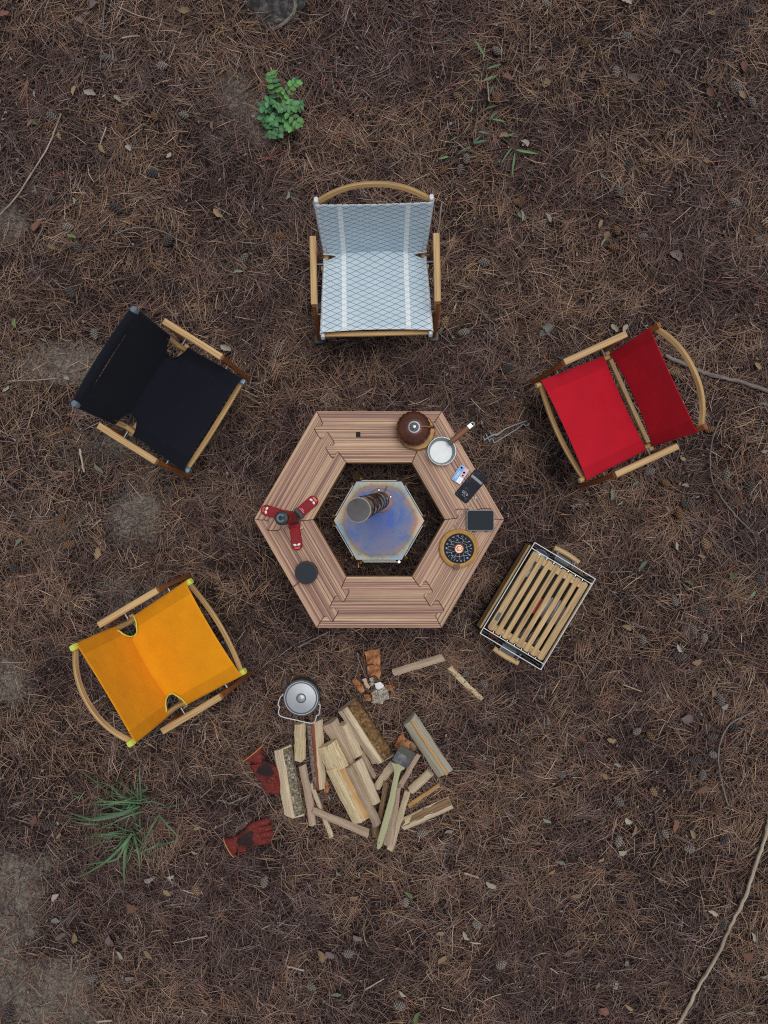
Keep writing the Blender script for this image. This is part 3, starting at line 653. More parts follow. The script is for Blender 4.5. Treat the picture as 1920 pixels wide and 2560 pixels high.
# ---------------------------------------------------------------- crate
def crate():
    zz = Z(1180, 1340, 4.879); TOPZ = .24
    A, B, C, D = [W(*zz(*p), TOPZ) for p in ((765, 80), (1500, 520), (845, 1635), (100, 1185))]     # rim corners
    c = (A + B + C + D) / 4; ux = ((B - A) + (C - D)).normalized(); ln = ((D - A).length + (C - B).length) / 2; wd = ((B - A).length + (C - D).length) / 2
    rz = math.atan2(ux.y, ux.x)
    t = thing('storage_crate', 'steel framed storage crate with slatted wooden lid and wooden handles', 'crate', (c.x, c.y, 0), rz)
    hw, hl = wd / 2, ln / 2      # local: x across, y along (towards the top of the photo)
    M['cratein'] = plain('black_crate_steel', (.018, .019, .021), .5, .3, .3, 60)
    M['rim'] = plain('pale_rim_steel', (.62, .63, .63), .5, .3, .1, 60)
    for s in (-1, 1):
        sp = obj('side_panel', board((s * (hw - .002), -hl + .014, .11), (s * (hw - .002), hl - .014, .11), .004, .21, c=.1), M['cratein'], t, False)
        for zc in (.165,): obj('wood_panel', board((s * (hw + .006), -hl + .02, zc), (s * (hw + .006), hl - .02, zc), .011, .09, c=.15), M['oak'], sp, False)
        obj('end_panel', board((-hw + .004, s * (hl - .016), .11), (hw - .004, s * (hl - .016), .11), .004, .2, c=.1), M['cratein'], t, False)
        obj('rim_bar', sweep([Vector((s * hw, -hl, TOPZ)), Vector((s * hw, hl, TOPZ))], rrect(.0045, .0045, .3)), M['rim'], t)
        for yy in (hl, hl - .030):
            obj('rim_bar', sweep([Vector((-hw, s * yy, TOPZ + .0005)), Vector((hw, s * yy, TOPZ + .0005))], rrect(.0045, .0045, .3)), M['rim'], t)
        # handle on a steel bracket outside the end
        obj('handle_bracket', lathe([(.001, 0), (.042, 0), (.042, .002), (.001, .002)], 28), M['dsteel'], t, False).location = (.0, s * (hl + .006), TOPZ - .05)
        h = obj('handle', sweep(catmull([Vector((-.068, s * (hl + .030), TOPZ - .035)), Vector((-.02, s * (hl + .034), TOPZ - .033)), Vector((.02, s * (hl + .034), TOPZ - .033)), Vector((.068, s * (hl + .030), TOPZ - .035))], 3), rrect(.024, .026, .25)), M['oak'], t, 40)
        for xx in (-.045, .05): obj('handle_bolt', tube([Vector((xx, s * (hl - .016), TOPZ - .006)), Vector((xx, s * (hl + .026), TOPZ - .02))], .004, 8), M['chrome'], t)
    for sx in (-1, 1):
        for sy in (-1, 1): obj('corner_post', board((sx * (hw - .003), sy * (hl - .003), -.005), (sx * (hw - .003), sy * (hl - .003), TOPZ), .008, .008, up=(0, 1, 0)), M['dsteel'], t)
    obj('crate_floor', board((0, -hl + .02, .02), (0, hl - .02, .02), wd - .02, .01, c=.1), M['cratein'], t, False)
    # lid
    LL_ = ln - .074; LW = wd - .022; ns = 8; pitch = LW / ns; sw = pitch * .61
    lid = thing('slatted_lid', None, None, (0, 0, 0)); lid.parent = t
    for i in range(ns):
        x = -LW / 2 + pitch * (i + .5)
        g = prism([(x + px_, py_) for px_, py_ in roundpoly(sw if 0 < i < ns - 1 else sw * 1.3, LL_, .012 if i in (0, ns - 1) else .003, 3)], TOPZ - .010, TOPZ + .004, .0018)
        g.uv = [tuple((b, a) for a, b in f) for f in g.uv]
        obj('slat', g, M['oak'], lid, False)
    for s in (-1, 1):
        g = board((-LW / 2 + .01, s * (LL_ / 2 - .022), TOPZ - .0045), (LW / 2 - .01, s * (LL_ / 2 - .022), TOPZ - .0045), .032, .008, c=.1); obj('batten', g, M['oak'], lid, False)
        for i in range(ns - 1):
            x = -LW / 2 + pitch * (i + 1); obj('batten_pin', tube([Vector((x, s * (LL_ / 2 - .003), TOPZ - .003)), Vector((x, s * (LL_ / 2 + .004), TOPZ - .003))], .003, 6), M['chrome'], lid)
    gx_ = -LW / 2 + pitch * .52; obj('maker_plate', prism(roundpoly(.016, .042, .003, 2, gx_, -LL_ / 2 + .075), TOPZ + .0035, TOPZ + .0052, .0004), M['dsteel'], lid, False)
    Mi = t.matrix_basis.inverted() if False else (Matrix.Translation((c.x, c.y, 0)) @ Matrix.Rotation(rz, 4, 'Z'))
    inv = Mi.inverted()
    def inside(a, b, z): return Mi @ (inv @ W(*zz(a, b), z))
    # what shows through the gaps: a red box, a round grey lid, a white tag, a pale bowl and dark gear
    p = inside(800, 860, .20); bx = prism(roundpoly(.05, .085, .004, 2), 0, .03, .002); o = obj('red_box', bx, plain('red_box', (.62, .03, .02), .5), None, False); o.location = (p.x, p.y, .175); o.rotation_euler.z = rz; tag(o, 'red box showing through the crate lid slats', 'box')
    p = inside(990, 920, .18); o = obj('round_pan_lid', lathe([(0, 0), (.062, 0), (.066, .008), (.060, .010), (.02, .014), (0, .014)], 36), M['steel'], None); o.location = (p.x, p.y, .165); tag(o, 'round grey steel lid lying inside the slatted crate', 'lid')
    p = inside(700, 430, .2); o = obj('printed_can', lathe([(0, 0), (.03, 0), (.033, .004), (.033, .18), (.03, .185), (0, .18)], 24), plain('white_can', (.5, .5, .5), .4, .5, .4, 120), None); o.location = (p.x, p.y, .025); tag(o, 'pale printed can standing inside the slatted crate', 'can')
    p = inside(815, 205, .22); o = obj('enamel_bowl', lathe([(0, .002), (.03, 0), (.045, .03), (.046, .03), (.031, .004), (0, .006)], 28), plain('blue_grey_enamel', (.32, .38, .44), .3), None); o.location = (p.x + .004, p.y - .03, .175); tag(o, 'blue grey enamel bowl inside the crate corner', 'bowl')
    p = inside(270, 1205, .2); o = obj('red_pouch', prism(roundpoly(.05, .02, .004, 2), 0, .02, .003), plain('dark_red_cloth', (.2, .012, .012), .9), None, False); o.location = (p.x, p.y, .18); o.rotation_euler.z = rz; tag(o, 'dark red pouch inside the crate end', 'pouch')
    p = inside(640, 1440, .2); o = obj('grey_green_pouch', lathe([(0, 0), (.06, 0), (.065, .01), (.05, .03), (0, .035)], 24), plain('grey_green_cloth', (.09, .10, .09), .9), None); o.location = (p.x + .01, p.y + .05, .15); tag(o, 'grey green round pouch inside the crate end', 'pouch')
    for a, b in ((700, 1240), (795, 1290), (610, 1190)):
        p = inside(a, b, .2); o = obj('gas_lighter', tube([Vector((-.006, -.03, 0)), Vector((.006, .03, 0))], .008, 10), M['chrome'], None); o.location = (p.x, p.y, .18); o.rotation_euler.z = rz; tag(o, 'small silver tube among gear inside the crate', 'tube', 'silver tubes in the crate')
crate()

# ---------------------------------------------------------------- things on the table
def lat_at(name, g, mat, loc, parent=None, smooth=35): o = obj(name, g, mat, parent, smooth); o.location = loc; return o
M['slice'] = plain('pale_wood_slice', (.50, .30, .10), .7, 0, .25, 70, .3)
p = W(1041, 1079, TZ + .02)
ts = thing('wood_slice_trivet', 'bark edged wood slice under the brown kettle', 'trivet', (p.x, p.y, TZ))
def barkf(a, r, h): return 1 + .02 * math.sin(5 * a + 1) + .015 * math.sin(11 * a) + .01 * math.sin(23 * a + 2)
obj('wood_slice', lathe([(.0795, 0), (.081, .018), (.079, .022), (0, .022)], 60, flute=barkf), M['slice'], ts)
obj('bark_rim', lathe([(.0815, 0), (.0845, .004), (.0845, .018), (.0815, .0225), (.0800, .0215), (.0805, 0), (.0815, 0)], 60, flute=barkf), plain('trivet_bark', (.26, .13, .04), .9, 0, .4, 90, .6), ts)
p = W(1034, 1071, TZ + .07)
ke = thing('kettle', 'round dark brown fluted camping kettle with silver lid knob', 'kettle', (p.x, p.y, TZ + .022))
M['kettle'] = plain('dark_brown_glaze', (.095, .028, .014), .3, .2, .35, 16)
def flu(a, r, h): return 1 + .045 * abs(math.cos(10 * a)) * (r > .02) * min(1, (r - .018) * 30)
obj('kettle_body', lathe([(.062, 0), (.071, .012), (.0755, .035), (.0745, .05), (.068, .066), (.052, .081), (.035, .088), (.022, .090)], 120, flute=flu), M['kettle'], ke, 60)
obj('kettle_lid', lathe([(.0235, .088), (.0235, .092), (.020, .094), (.013, .0945), (0, .095)], 32), M['dsteel'], ke)
obj('lid_ring', lathe([(.0235, .0905), (.0265, .0915), (.0265, .0925), (.0235, .0935)], 32), M['steel'], ke)
obj('lid_knob', lathe([(.004, .094), (.004, .101), (.0095, .104), (.010, .108), (.006, .112), (0, .113)], 20), M['chrome'], ke)
obj('handle_wire', tube(catmull([Vector((.025, .002, .093)), Vector((.05, .003, .09)), Vector((.068, .003, .083)), Vector((.082, .002, .075))], 4), .0038, 8), M['brass'], ke)
obj('handle_tip', sweep([Vector((.074, .0025, .079)), Vector((.088, .001, .072))], circ(.0065, 10)), M['kettle'], ke, True)

p = W(1102.5, 1130, TZ)
pan = thing('frying_pan', 'small grey frying pan with white inside and brown wooden handle', 'pan', (p.x, p.y, TZ))
M['enamel'] = plain('white_worn_bottom', (.74, .78, .78), .35, 0, .06, 28); M['panwall'] = plain('grey_green_pan', (.22, .26, .27), .4, .5, .1, 40)
obj('pan_wall', lathe([(.052, .001), (.0595, .036), (.0632, .0385), (.0632, .040), (.0590, .0385), (.0500, .0035)], 48), M['panwall'], pan)
obj('pan_bottom', lathe([(.0525, .0), (.0525, .0045), (0, .005)], 40), M['enamel'], pan)
obj('pan_rim', lathe([(.0615, .0385), (.0640, .0395), (.0640, .0412), (.0612, .0415), (.0615, .0385)], 48), M['steel'], pan)
d = (W(1174, 1066, TZ + .04) - W(1130, 1103, TZ + .04)); dn = d.normalized(); h0 = W(1129, 1104, TZ + .038) - Vector((p.x, p.y, TZ)); h1 = W(1171, 1068.5, TZ + .05) - Vector((p.x, p.y, TZ))
obj('handle_bracket', sweep([h0 - dn * .012, h0 + dn * .012], rrect(.022, .012, .2)), plain('dark_green_bracket', (.03, .05, .04), .5, .4), pan)
obj('pan_handle', sweep([h0 + (h1 - h0) * i / 5 for i in range(6)], rrect(.025, .017, .3), scales=[.9, 1, 1, .97, .95, .95]), wood('brown_handle_wood', (.20, .075, .028), us=8, vs_=120), pan, 40)
obj('handle_ferrule', sweep([h1 - dn * .001, h1 + dn * .017], rrect(.026, .018, .25)), M['chrome'], pan, 40)
rg = [h1 + dn * .024 + Vector((math.cos(a) * .008, math.sin(a) * .008, 0)) for a in [i * math.tau / 12 for i in range(13)]]
obj('hanging_ring', tube(rg, .0022, 6), plain('pale_green_ring', (.42, .6, .5), .4), pan, True)

def flat_frame(a, b, c, z):   # origin a, x towards b, y towards c
    A_, B_, C_ = W(*a, z), W(*b, z), W(*c, z); ex = (B_ - A_); ey = (C_ - A_); return A_, ex, ey
# card pack
zz = Z(1070, 1100, 9.759); PZ = TZ + .014
A_, B_, C_, D_ = [W(*zz(*q_), PZ) for q_ in ((805, 590), (1010, 735), (785, 1080), (560, 960))]
pc = (A_ + B_ + C_ + D_) / 4; exx = ((A_ - D_) + (B_ - C_)).normalized(); pw = ((A_ - D_).length + (B_ - C_).length) / 2; ph = ((B_ - A_).length + (C_ - D_).length) / 2
pk = thing('card_pack', 'small blue and white printed card pack beside the phone', 'pack', (pc.x, pc.y, TZ), math.atan2(exx.y, exx.x))
# local x runs from the lower-left end to the upper-right end; local y towards the upper left
obj('pack_body', prism(roundpoly(pw, ph, .002, 2), 0, .014, .0006), plain('pale_lilac_card', (.45, .42, .58), .4, 0, .12, 50), pk, False)
ZP = .0143
def patch(nm, x0, x1, y0, y1, col, dz=0.0, rough=.35):
    g = Geo(); g.v = [Vector((pw * x0, ph * y0, ZP + dz)), Vector((pw * x1, ph * y0, ZP + dz)), Vector((pw * x1, ph * y1, ZP + dz)), Vector((pw * x0, ph * y1, ZP + dz))]; g.f = [(0, 1, 2, 3)]
    return obj(nm, g, plain(nm, col, rough, 0, .18, 60), pk, False)
patch('blue_panel', -.47, .47, .0, .47, (.06, .30, .66)); patch('white_panel', -.47, -.12, -.47, -.02, (.78, .82, .82)); patch('pink_panel', -.1, .47, -.47, -.02, (.55, .38, .46))
g = lathe([(.0052, ZP + .0003), (0, ZP + .0003)], 18); lat_at('red_emblem', g, plain('crimson_print', (.45, .02, .05), .4), (pw * .2, ph * -.2, 0), pk)
g = lathe([(.004, ZP + .0003), (0, ZP + .0003)], 18); lat_at('maroon_emblem', g, plain('maroon_print', (.22, .03, .06), .4), (pw * .02, ph * -.26, 0), pk)
g = lathe([(.0048, ZP + .0003), (0, ZP + .0003)], 18); lat_at('round_emblem', g, plain('white_print', (.8, .8, .8), .4), (pw * .36, ph * .25, 0), pk)
g = lathe([(.0024, ZP + .0006), (0, ZP + .0006)], 14); lat_at('emblem_centre', g, plain('pink_print', (.6, .2, .25), .4), (pw * .36, ph * .25, 0), pk)
M['print'] = plain('white_print_ink', (.75, .85, .9), .4)
g = textgeo('TEREA', .0145); o = obj('lettering', g, M['print'], pk, False); o.location = (-pw * .1, ph * .22, ZP + .0005); o.rotation_euler.z = math.pi
g = textgeo('12', .010); o = obj('number_print', g, plain('teal_print', (.1, .4, .42), .4), pk, False); o.location = (-pw * .3, -ph * .24, ZP + .0005); o.rotation_euler.z = math.pi
# phone
A_, B_, C_, D_ = [W(*zz(*q_), TZ + .01) for q_ in ((1165, 700), (1465, 935), (940, 1565), (640, 1315))]
pc = (A_ + B_ + C_ + D_) / 4; ey = ((A_ - D_) + (B_ - C_)).normalized(); phl = ((A_ - D_).length + (B_ - C_).length) / 2; phw = ((B_ - A_).length + (C_ - D_).length) / 2
ph_ = thing('smartphone', 'black smartphone showing the time on its dark lock screen', 'phone', (pc.x, pc.y, TZ), math.atan2(ey.y, ey.x) + math.pi / 2)
# local -y points to the phone's upper-right end in the photo (the phone lies upside down), +y its top end
obj('phone_body', prism(roundpoly(phw, phl, .011, 5), 0, .0095, .0012), plain('dark_phone_case', (.014, .016, .02), .5, 0, .1, spec=.1), ph_, False)
def screen_mat():
    m, nt, bs = newmat('dark_lock_screen'); v = coords(nt, 'Object', (1, 1, 1)); n = noise(nt, v, 45, 4, .6, .6)
    r = ramp(nt, [(.35, (.005, .006, .012)), (.6, (.014, .015, .027)), (.75, (.07, .085, .12))]); nt.links.new(n.outputs['Fac'], r.inputs[0]); nt.links.new(r.outputs[0], bs.inputs['Base Color'])
    bs.inputs['Roughness'].default_value = .3; bs.inputs['Specular IOR Level'].default_value = .05; return m
obj('screen', prism(roundpoly(phw - .006, phl - .006, .009, 5), .009, .0098, .0002), screen_mat(), ph_, False)
g = Geo(); g.v = [Vector((-phw * .42, -phl * .30, .0100)), Vector((phw * .42, -phl * .30, .0100)), Vector((phw * .42, -phl * .22, .0100)), Vector((-phw * .42, -phl * .22, .0100))]; g.f = [(0, 1, 2, 3)]
obj('notification_bar', g, plain('grey_bar', (.11, .105, .12), .3), ph_, False)
M['screentext'] = plain('grey_screen_text', (.33, .33, .38), .4)
g = textgeo('4:50', .019); o = obj('clock_digits', g, M['screentext'], ph_, False); o.location = (0, phl * .27, .0101)
g = textgeo('06 25', .008); o = obj('date_digits', g, M['screentext'], ph_, False); o.location = (0, phl * .36, .0101)
# slate case
p0, p1 = W(1166.4, 1275, TZ + .022), W(1235, 1327, TZ + .022); c0 = (p0 + p1) / 2
bxw, bxh = p1.x - p0.x, p0.y - p1.y
cs = thing('slate_case', 'flat dark slate case with rounded corners and grey rim', 'case', (c0.x, c0.y, TZ))
obj('case_shell', prism(roundpoly(bxw, bxh, .010, 5), 0, .020, .001), plain('grey_case_shell', (.17, .17, .175), .5, .3, .1), cs, False)
obj('case_top', prism(roundpoly(bxw - .007, bxh - .007, .009, 5, .001, 0), .0195, .0225, .0008), plain('dark_slate_face', (.012, .019, .026), .6, 0, .2, 220, .2, spec=.2), cs, False)
for x in (-.2, .25): obj('case_foot', prism(roundpoly(.012, .008, .002, 2, bxw * x, -bxh / 2 - .001), .004, .018, .001), M['blackp'], cs, False)
# clear plastic bits strewn between the phone and the round game
def clear_mat():
    m, nt, bs = newmat('clear_plastic'); bs.inputs['Transmission Weight'].default_value = .85; bs.inputs['Roughness'].default_value = .08; bs.inputs['IOR'].default_value = 1.45; bs.inputs['Base Color'].default_value = (.92, .94, .97, 1); return m
M['clear'] = clear_mat(); M['frost'] = plain('frosted_plastic', (.62, .62, .62), .3, 0, .15, 200)
zg = Z(1070, 1240, 8.295)
for i, (a, b, frosted) in enumerate(((785, 210, 1), (868, 200, 0), (985, 35, 1), (745, 315, 0), (710, 385, 0), (665, 440, 0), (625, 500, 0), (595, 560, 0), (548, 625, 0))):
    p = W(*zg(a, b), TZ); rr = .0046 + .001 * (i % 3)
    g = lathe([(rr * .6, 0), (rr, rr * .5), (rr * .55, rr * 1.3), (0, rr * 1.5)], 5 + i % 3); o = obj('plastic_gem', g, M['frost'] if frosted else M['clear'], None, False); o.location = p; o.rotation_euler = (0, 0, i * 1.3)
    if frosted: tag(o, 'small frosted white gem lying by the phone', 'gem', 'frosted gems by the phone')
    else: tag(o, 'small clear plastic gem in the line between phone and round dial', 'gem', 'clear gems in a line')
# round wooden dial with a star map
pd = W(*zg(645, 1090), TZ + .025)
dl = thing('star_dial', 'round wooden rimmed dial with black star map and copper centre', 'dial', (pd.x, pd.y, TZ))
M['dialwood'] = plain('golden_turned_wood', (.40, .21, .045), .5, 0, .22, 40, .2)
obj('wood_rim', lathe([(.082, 0), (.0885, .006), (.0885, .016), (.086, .021), (.081, .0225), (.0785, .0215), (.0765, .0225), (.070, .0215), (.066, .018)], 64), M['dialwood'], dl)
obj('dial_face', lathe([(.068, .0), (.068, .0195), (.0665, .0205), (0, .0205)], 56), plain('black_dial_face', (.008, .013, .020), .6, 0, .3, 90, spec=.15), dl)
obj('copper_hub', lathe([(.0225, .020), (.0225, .028), (.019, .031), (.0165, .0305), (.0155, .026), (0, .026)], 40), M['copper'], dl)
obj('hub_core', lathe([(.012, .026), (.012, .034), (.009, .036), (0, .0365)], 28), plain('warm_metal_core', (.30, .22, .17), .3, .8), dl)
obj('hub_button', lathe([(.0062, .036), (.0058, .0395), (0, .040)], 20), plain('pale_button', (.62, .60, .36), .35), dl)
obj('leather_tab', prism(roundpoly(.029, .023, .003, 2, -.011, -.0825), .004, .0245, .001), wood('brown_leather', (.17, .06, .03), us=30, vs_=60), dl, False)
DI = lambda a, b: ((a - 640) / 8.295 / (FPX / (CAMH - TZ - .02)), (1085 - b) / 8.295 / (FPX / (CAMH - TZ - .02)))
M['dialink'] = plain('pale_dial_ink', (.48, .52, .55), .5); M['dialblue'] = plain('blue_dial_ink', (.18, .33, .75), .5)
for ch, a, b in (('L', 785, 880), ('K', 850, 945), ('A', 880, 1015), ('Y', 890, 1085), ('/', 885, 1150), ('R', 860, 1220), ('*', 815, 1280), ('E', 750, 1330), ('R', 680, 1340), ('A', 603, 1340), ('J', 540, 1325), ('L', 485, 1290), ('I', 432, 1240), ('D', 390, 1165), ('(', 380, 1078), ('O', 400, 990), ('N', 450, 910), ('W', 525, 853), ('M', 613, 828), ('O', 710, 838)):
    x_, y_ = DI(a, b)
    if ch in '*(': g = lathe([(.0042, 0), (0, .0002)], 14); mt = M['dialblue']
    else: g = textgeo(ch, .0115); mt = M['dialink']
    o = obj('dial_mark' if ch in '*(' else 'letter', g, mt, dl, False); o.location = (x_, y_, .0209); o.rotation_euler.z = math.atan2(y_, x_) - math.pi / 2
for ln_ in (((625, 860), (710, 880), (730, 930), (690, 1000)), ((745, 890), (725, 940), (825, 955)), ((570, 880), (620, 900), (630, 930), (575, 915)), ((465, 945), (520, 940), (610, 965), (690, 950)), ((480, 925), (490, 985), (545, 1030)), ((455, 1000), (545, 990)), ((415, 1045), (480, 1050), (560, 1065)), ((415, 1045), (410, 1110), (480, 1125), (475, 1095)), ((415, 1160), (480, 1165), (545, 1140)), ((480, 1165), (510, 1260), (575, 1290)), ((590, 1190), (540, 1265)), ((480, 1230), (650, 1255), (740, 1225), (815, 1235)), ((645, 1200), (660, 1320)), ((735, 1180), (750, 1300)), ((745, 1150), (860, 1215)), ((765, 1060), (795, 1050), (835, 1190)), ((730, 985), (795, 1000), (800, 1055), (870, 1040)), ((770, 1150), (860, 1130))):
    pts = [Vector((*DI(*q_), .0207)) for q_ in ln_]; obj('star_line', sweep(pts, rrect(.0011, .0003, .1)), M['dialink'], dl, False)
# red tri-arm lamp
zl = Z(640, 1220, 8.506); lc = W(*zl(792, 640), TZ + .015)
lp = thing('tri_arm_lamp', 'red lamp with three flat folded arms and grey hook top', 'lamp', (lc.x, lc.y, TZ))
M['redp'] = plain('deep_red_plastic', (.25, .004, .010), .5, 0, .15, 30, spec=.2); M['white'] = plain('white_diode', (.8, .8, .78), .4, 0, .03)
for tip, wdt in (((105, 440), .049), ((1290, 205), .050), ((885, 1325), .049)):
    e = W(*zl(*tip), TZ + .015) - lc; L_ = e.length; ang = math.atan2(e.y, e.x); h = wdt / 2
    pl = [(.012, -h * .9)] + [(L_ - h * .95 + h * .95 * math.cos(a), h * math.sin(a)) for a in np.linspace(-math.pi / 2, math.pi / 2, 13)] + [(.012, h * .9)]
    arm = obj('lamp_arm', prism(pl, 0, .014, .002), M['redp'], lp, False); arm.rotation_euler.z = ang
    obj('arm_joint', prism(roundpoly(.018, .052, .004, 3, .035, 0), .002, .0165, .002), M['blackp'] if tip[0] > 1000 else M['redp'], arm, False)
    obj('red_reflector', prism(roundpoly(.010, .026, .004, 3, L_ - .011, 0), .013, .0152, .0006), plain('bright_red_lens', (.45, .03, .015), .15), arm, False)
    for s in (-1, 1):
        w_ = lat_at('diode', lathe([(1, 0), (1, .35), (.8, .6), (0, .7)], 16), M['white'], (L_ - .0255 + abs(s) * 0, s * .0088, .0138), arm, True); w_.scale = (.0052, .0078, .003)
        w_.rotation_euler.z = s * .35
    obj('arm_stamp', lathe([(.008, 0), (.008, .0006), (0, .0007)], 18), plain('dull_red_stamp', (.13, .006, .012), .6), arm).location = (L_ - .052, 0, .0138)
    if tip[0] > 1000:
        for dx_, ln2 in ((.050, .030), (.056, .016)):
            obj('print_line', prism([(dx_, -ln2 / 2), (dx_ + .0028, -ln2 / 2), (dx_ + .0028, ln2 / 2), (dx_, ln2 / 2)], .0135, .0146, .0002), plain('pink_print_line', (.55, .30, .40), .5), arm, False)
hb_ = Vector((0, 0, .012)); ht = W(*zl(530, 640), TZ + .20) - Vector((lc.x, lc.y, TZ)); hv = ht - hb_; hq = hv.to_track_quat('Z', 'Y'); HL = hv.length
def hubp(nm, prof, mat, n=32, fl_=None):
    o = obj(nm, lathe(prof, n, flute=fl_), mat, lp); o.location = hb_; o.rotation_mode = 'QUATERNION'; o.rotation_quaternion = hq; return o
hubp('lamp_base', [(.030, 0), (.031, .02), (.031, .045), (.027, .05), (.027, .055)], M['blackp'])
hubp('lamp_body', [(.027, .05), (.0285, .06), (.0285, .10), (.0255, .108), (.0285, .116), (.0285, HL - .03), (.026, HL - .024)], M['redp'])
hubp('lamp_crown', [(.030, HL - .026), (.0305, HL - .008), (.028, HL - .002), (.022, HL), (0, HL)], M['blackp'], 60, lambda a, r, h: 1 + .02 * (math.sin(24 * a) > 0) * (r > .027))
pts = [Vector((.0145 * math.cos(a), .0145 * math.sin(a), HL + .003)) for a in np.linspace(R(120), R(420), 22)]
ho = obj('hook', sweep(pts, rrect(.011, .007, .3)), plain('blue_grey_hook', (.12, .17, .21), .45, .3), lp, 40); ho.location = hb_; ho.rotation_mode = 'QUATERNION'; ho.rotation_quaternion = hq
# round speaker with cord
ps = W(*zl(1065, 1805), TZ + .05)
spk = thing('round_speaker', 'round dark grey portable speaker with maroon cord', 'speaker', (ps.x, ps.y, TZ))
obj('speaker_body', lathe([(.044, 0), (.0495, .006), (.0515, .025), (.0515, .042), (.0495, .047), (.046, .048)], 48), plain('maroon_rubber', (.035, .016, .018), .55), spk)
obj('speaker_grille', lathe([(.0465, .046), (.0465, .0485), (.03, .0495), (0, .050)], 48), plain('slate_mesh', (.035, .041, .050), .8, 0, .35, 900, .5, spec=.15), spk)
q0 = W(*zl(905, 2010), TZ + .01) - Vector((ps.x, ps.y, TZ)); q1 = W(*zl(775, 2120), TZ + .004) - Vector((ps.x, ps.y, TZ))
for dd_ in (-.0022, .0022):
    of = Vector((dd_, dd_, 0)); obj('cord', tube(catmull([q0 + of + Vector((.006, .008, .01)), q0 + of, (q0 + q1) / 2 + of + Vector((0, 0, -.003)), q1 + of, q1 + of + Vector((-.004, -.012, -.06))], 5), .0019, 6), plain('maroon_cord', (.16, .045, .06), .8, 0, .3, 300), spk, True)

# ---------------------------------------------------------------- pot, gripper, brush, gloves
pp = Vector(W(752.6, 1746, .115)); pot = thing('cooking_pot', 'round silver lidded cooking pot with wire bail handle', 'pot', (pp.x, pp.y, .008))
M['potlid'] = plain('brushed_aluminium_lid', (.36, .385, .405), .45, .7, .16, 9); M['potwall'] = plain('dark_pot_wall', (.10, .11, .12), .5, .7, .2, 30)
obj('pot_body', lathe([(.076, 0), (.084, .006), (.086, .02), (.086, .095)], 48), M['potwall'], pot)
obj('pot_lid', lathe([(.0885, .088), (.0895, .097), (.087, .101), (.0848, .090), (.0825, .103), (.079, .103), (.0770, .088), (.0742, .088), (.0725, .1005), (.045, .103), (.024, .104), (.0230, .092), (.0203, .092), (.0195, .106), (.0185, .107), (0, .107)], 64), M['potlid'], pot, 50)
zp = Z(540, 1680, 4.609); bail = [((790, 262), .085), ((745, 285), .085), ((715, 375), .078), ((732, 402), .076), ((720, 470), .07), ((760, 515), .062), ((930, 555), .055), ((1090, 590), .05), ((1140, 570), .052), ((1160, 500), .06), ((1185, 490), .062), ((1200, 385), .075), ((1180, 368), .082), ((1165, 340), .085)]
pts = [W(*zp(*q_), z_) - Vector((pp.x, pp.y, .008)) for q_, z_ in bail]
obj('bail_handle', tube(catmull(pts, 3), .0032, 8), M['rim'], pot, True)
for q_ in ((775, 262), (1178, 345)): obj('bail_lug', prism(roundpoly(.014, .014, .003, 2, *(W(*zp(*q_), .09) - pp).xy), .07, .088, .001), M['steel'], pot, False)
obj('front_lug', prism(roundpoly(.012, .010, .002, 2, *(W(*zp(930, 512), .09) - pp).xy), .075, .09, .001), M['dsteel'], pot, False)

zt = Z(1180, 1030, 10.37); gb = W(1250, 1075, 0); gr = thing('pan_gripper', 'grey metal pan gripper lying on needles beside the table', 'gripper', (gb.x, gb.y, 0))
M['grip'] = plain('grey_cast_metal', (.24, .245, .26), .5, .4, .15, 60)
def gpart(nm, pts, r, z0=.036, sc=None, flat=(1, 1)):
    P = catmull([W(*zt(*q_), z0) - gb for q_ in pts], 4)
    n_ = len(P); scs = None if sc is None else [np.interp(i / (n_ - 1), np.linspace(0, 1, len(sc)), sc) for i in range(n_)]
    return obj(nm, sweep(P, [(a * flat[0], b * flat[1]) for a, b in circ(r, 8)], scales=scs), M['grip'], gr, True)
gpart('upper_arm', ((1420, 225), (1290, 275), (1100, 340), (950, 400), (820, 465), (720, 540), (640, 590), (540, 595), (430, 660), (290, 740)), .0040, .038, (.9, 1, 1, 1, 1.1, 1.6, 1.9, 1.7, 1.2, 1.2))
gpart('lower_arm', ((1480, 285), (1450, 335), (1380, 350), (1325, 315), (1180, 430), (1000, 545), (780, 680), (575, 795), (545, 705), (490, 700), (440, 740)), .0038, .034)
for a, b in (((450, 490), (560, 670)), ((350, 545), (465, 790)), ((275, 610), (330, 730))): gpart('jaw_tooth', (a, b), .0030, .039)

zb_ = Z(900, 1820, 6.381); BZ = .118; bb0 = W(1000, 1960, BZ)
br = thing('paint_brush', 'wide paint brush with pale handle lying across the firewood', 'brush', (bb0.x, bb0.y, BZ))
def bp(a, b, dz=0): return W(*zb_(a, b), BZ + dz) - bb0
def widths(nm, rows, th, mat, smooth=40):
    g = Geo(); n_ = 10
    sec = circ(1, n_)
    P = [(bp(*a) + bp(*b)) / 2 for a, b, *_ in rows]; Wd = [(bp(*a) - bp(*b)).length / 2 for a, b, *_ in rows]
    return obj(nm, sweep(P, rrect(2, 2, .22), scales=[(w_, th[i] / 2) for i, w_ in enumerate(Wd)]), mat, br, smooth)
M['brushwood'] = wood('pale_green_painted_wood', (.42, .43, .25), dark=.8, us=6, vs_=60)
widths('bristles', [((640, 285), (898, 385)), ((610, 335), (868, 440)), ((582, 385), (835, 490))], (.008, .016, .022), wood('dark_bristles', (.075, .078, .055), dark=.3, us=4, vs_=500, bumpy=.6))
widths('ferrule', [((586, 375), (838, 482)), ((545, 440), (800, 550)), ((503, 512), (750, 632))], (.023, .024, .022), plain('worn_ferrule', (.17, .17, .175), .25, 1.0, .5, 60))
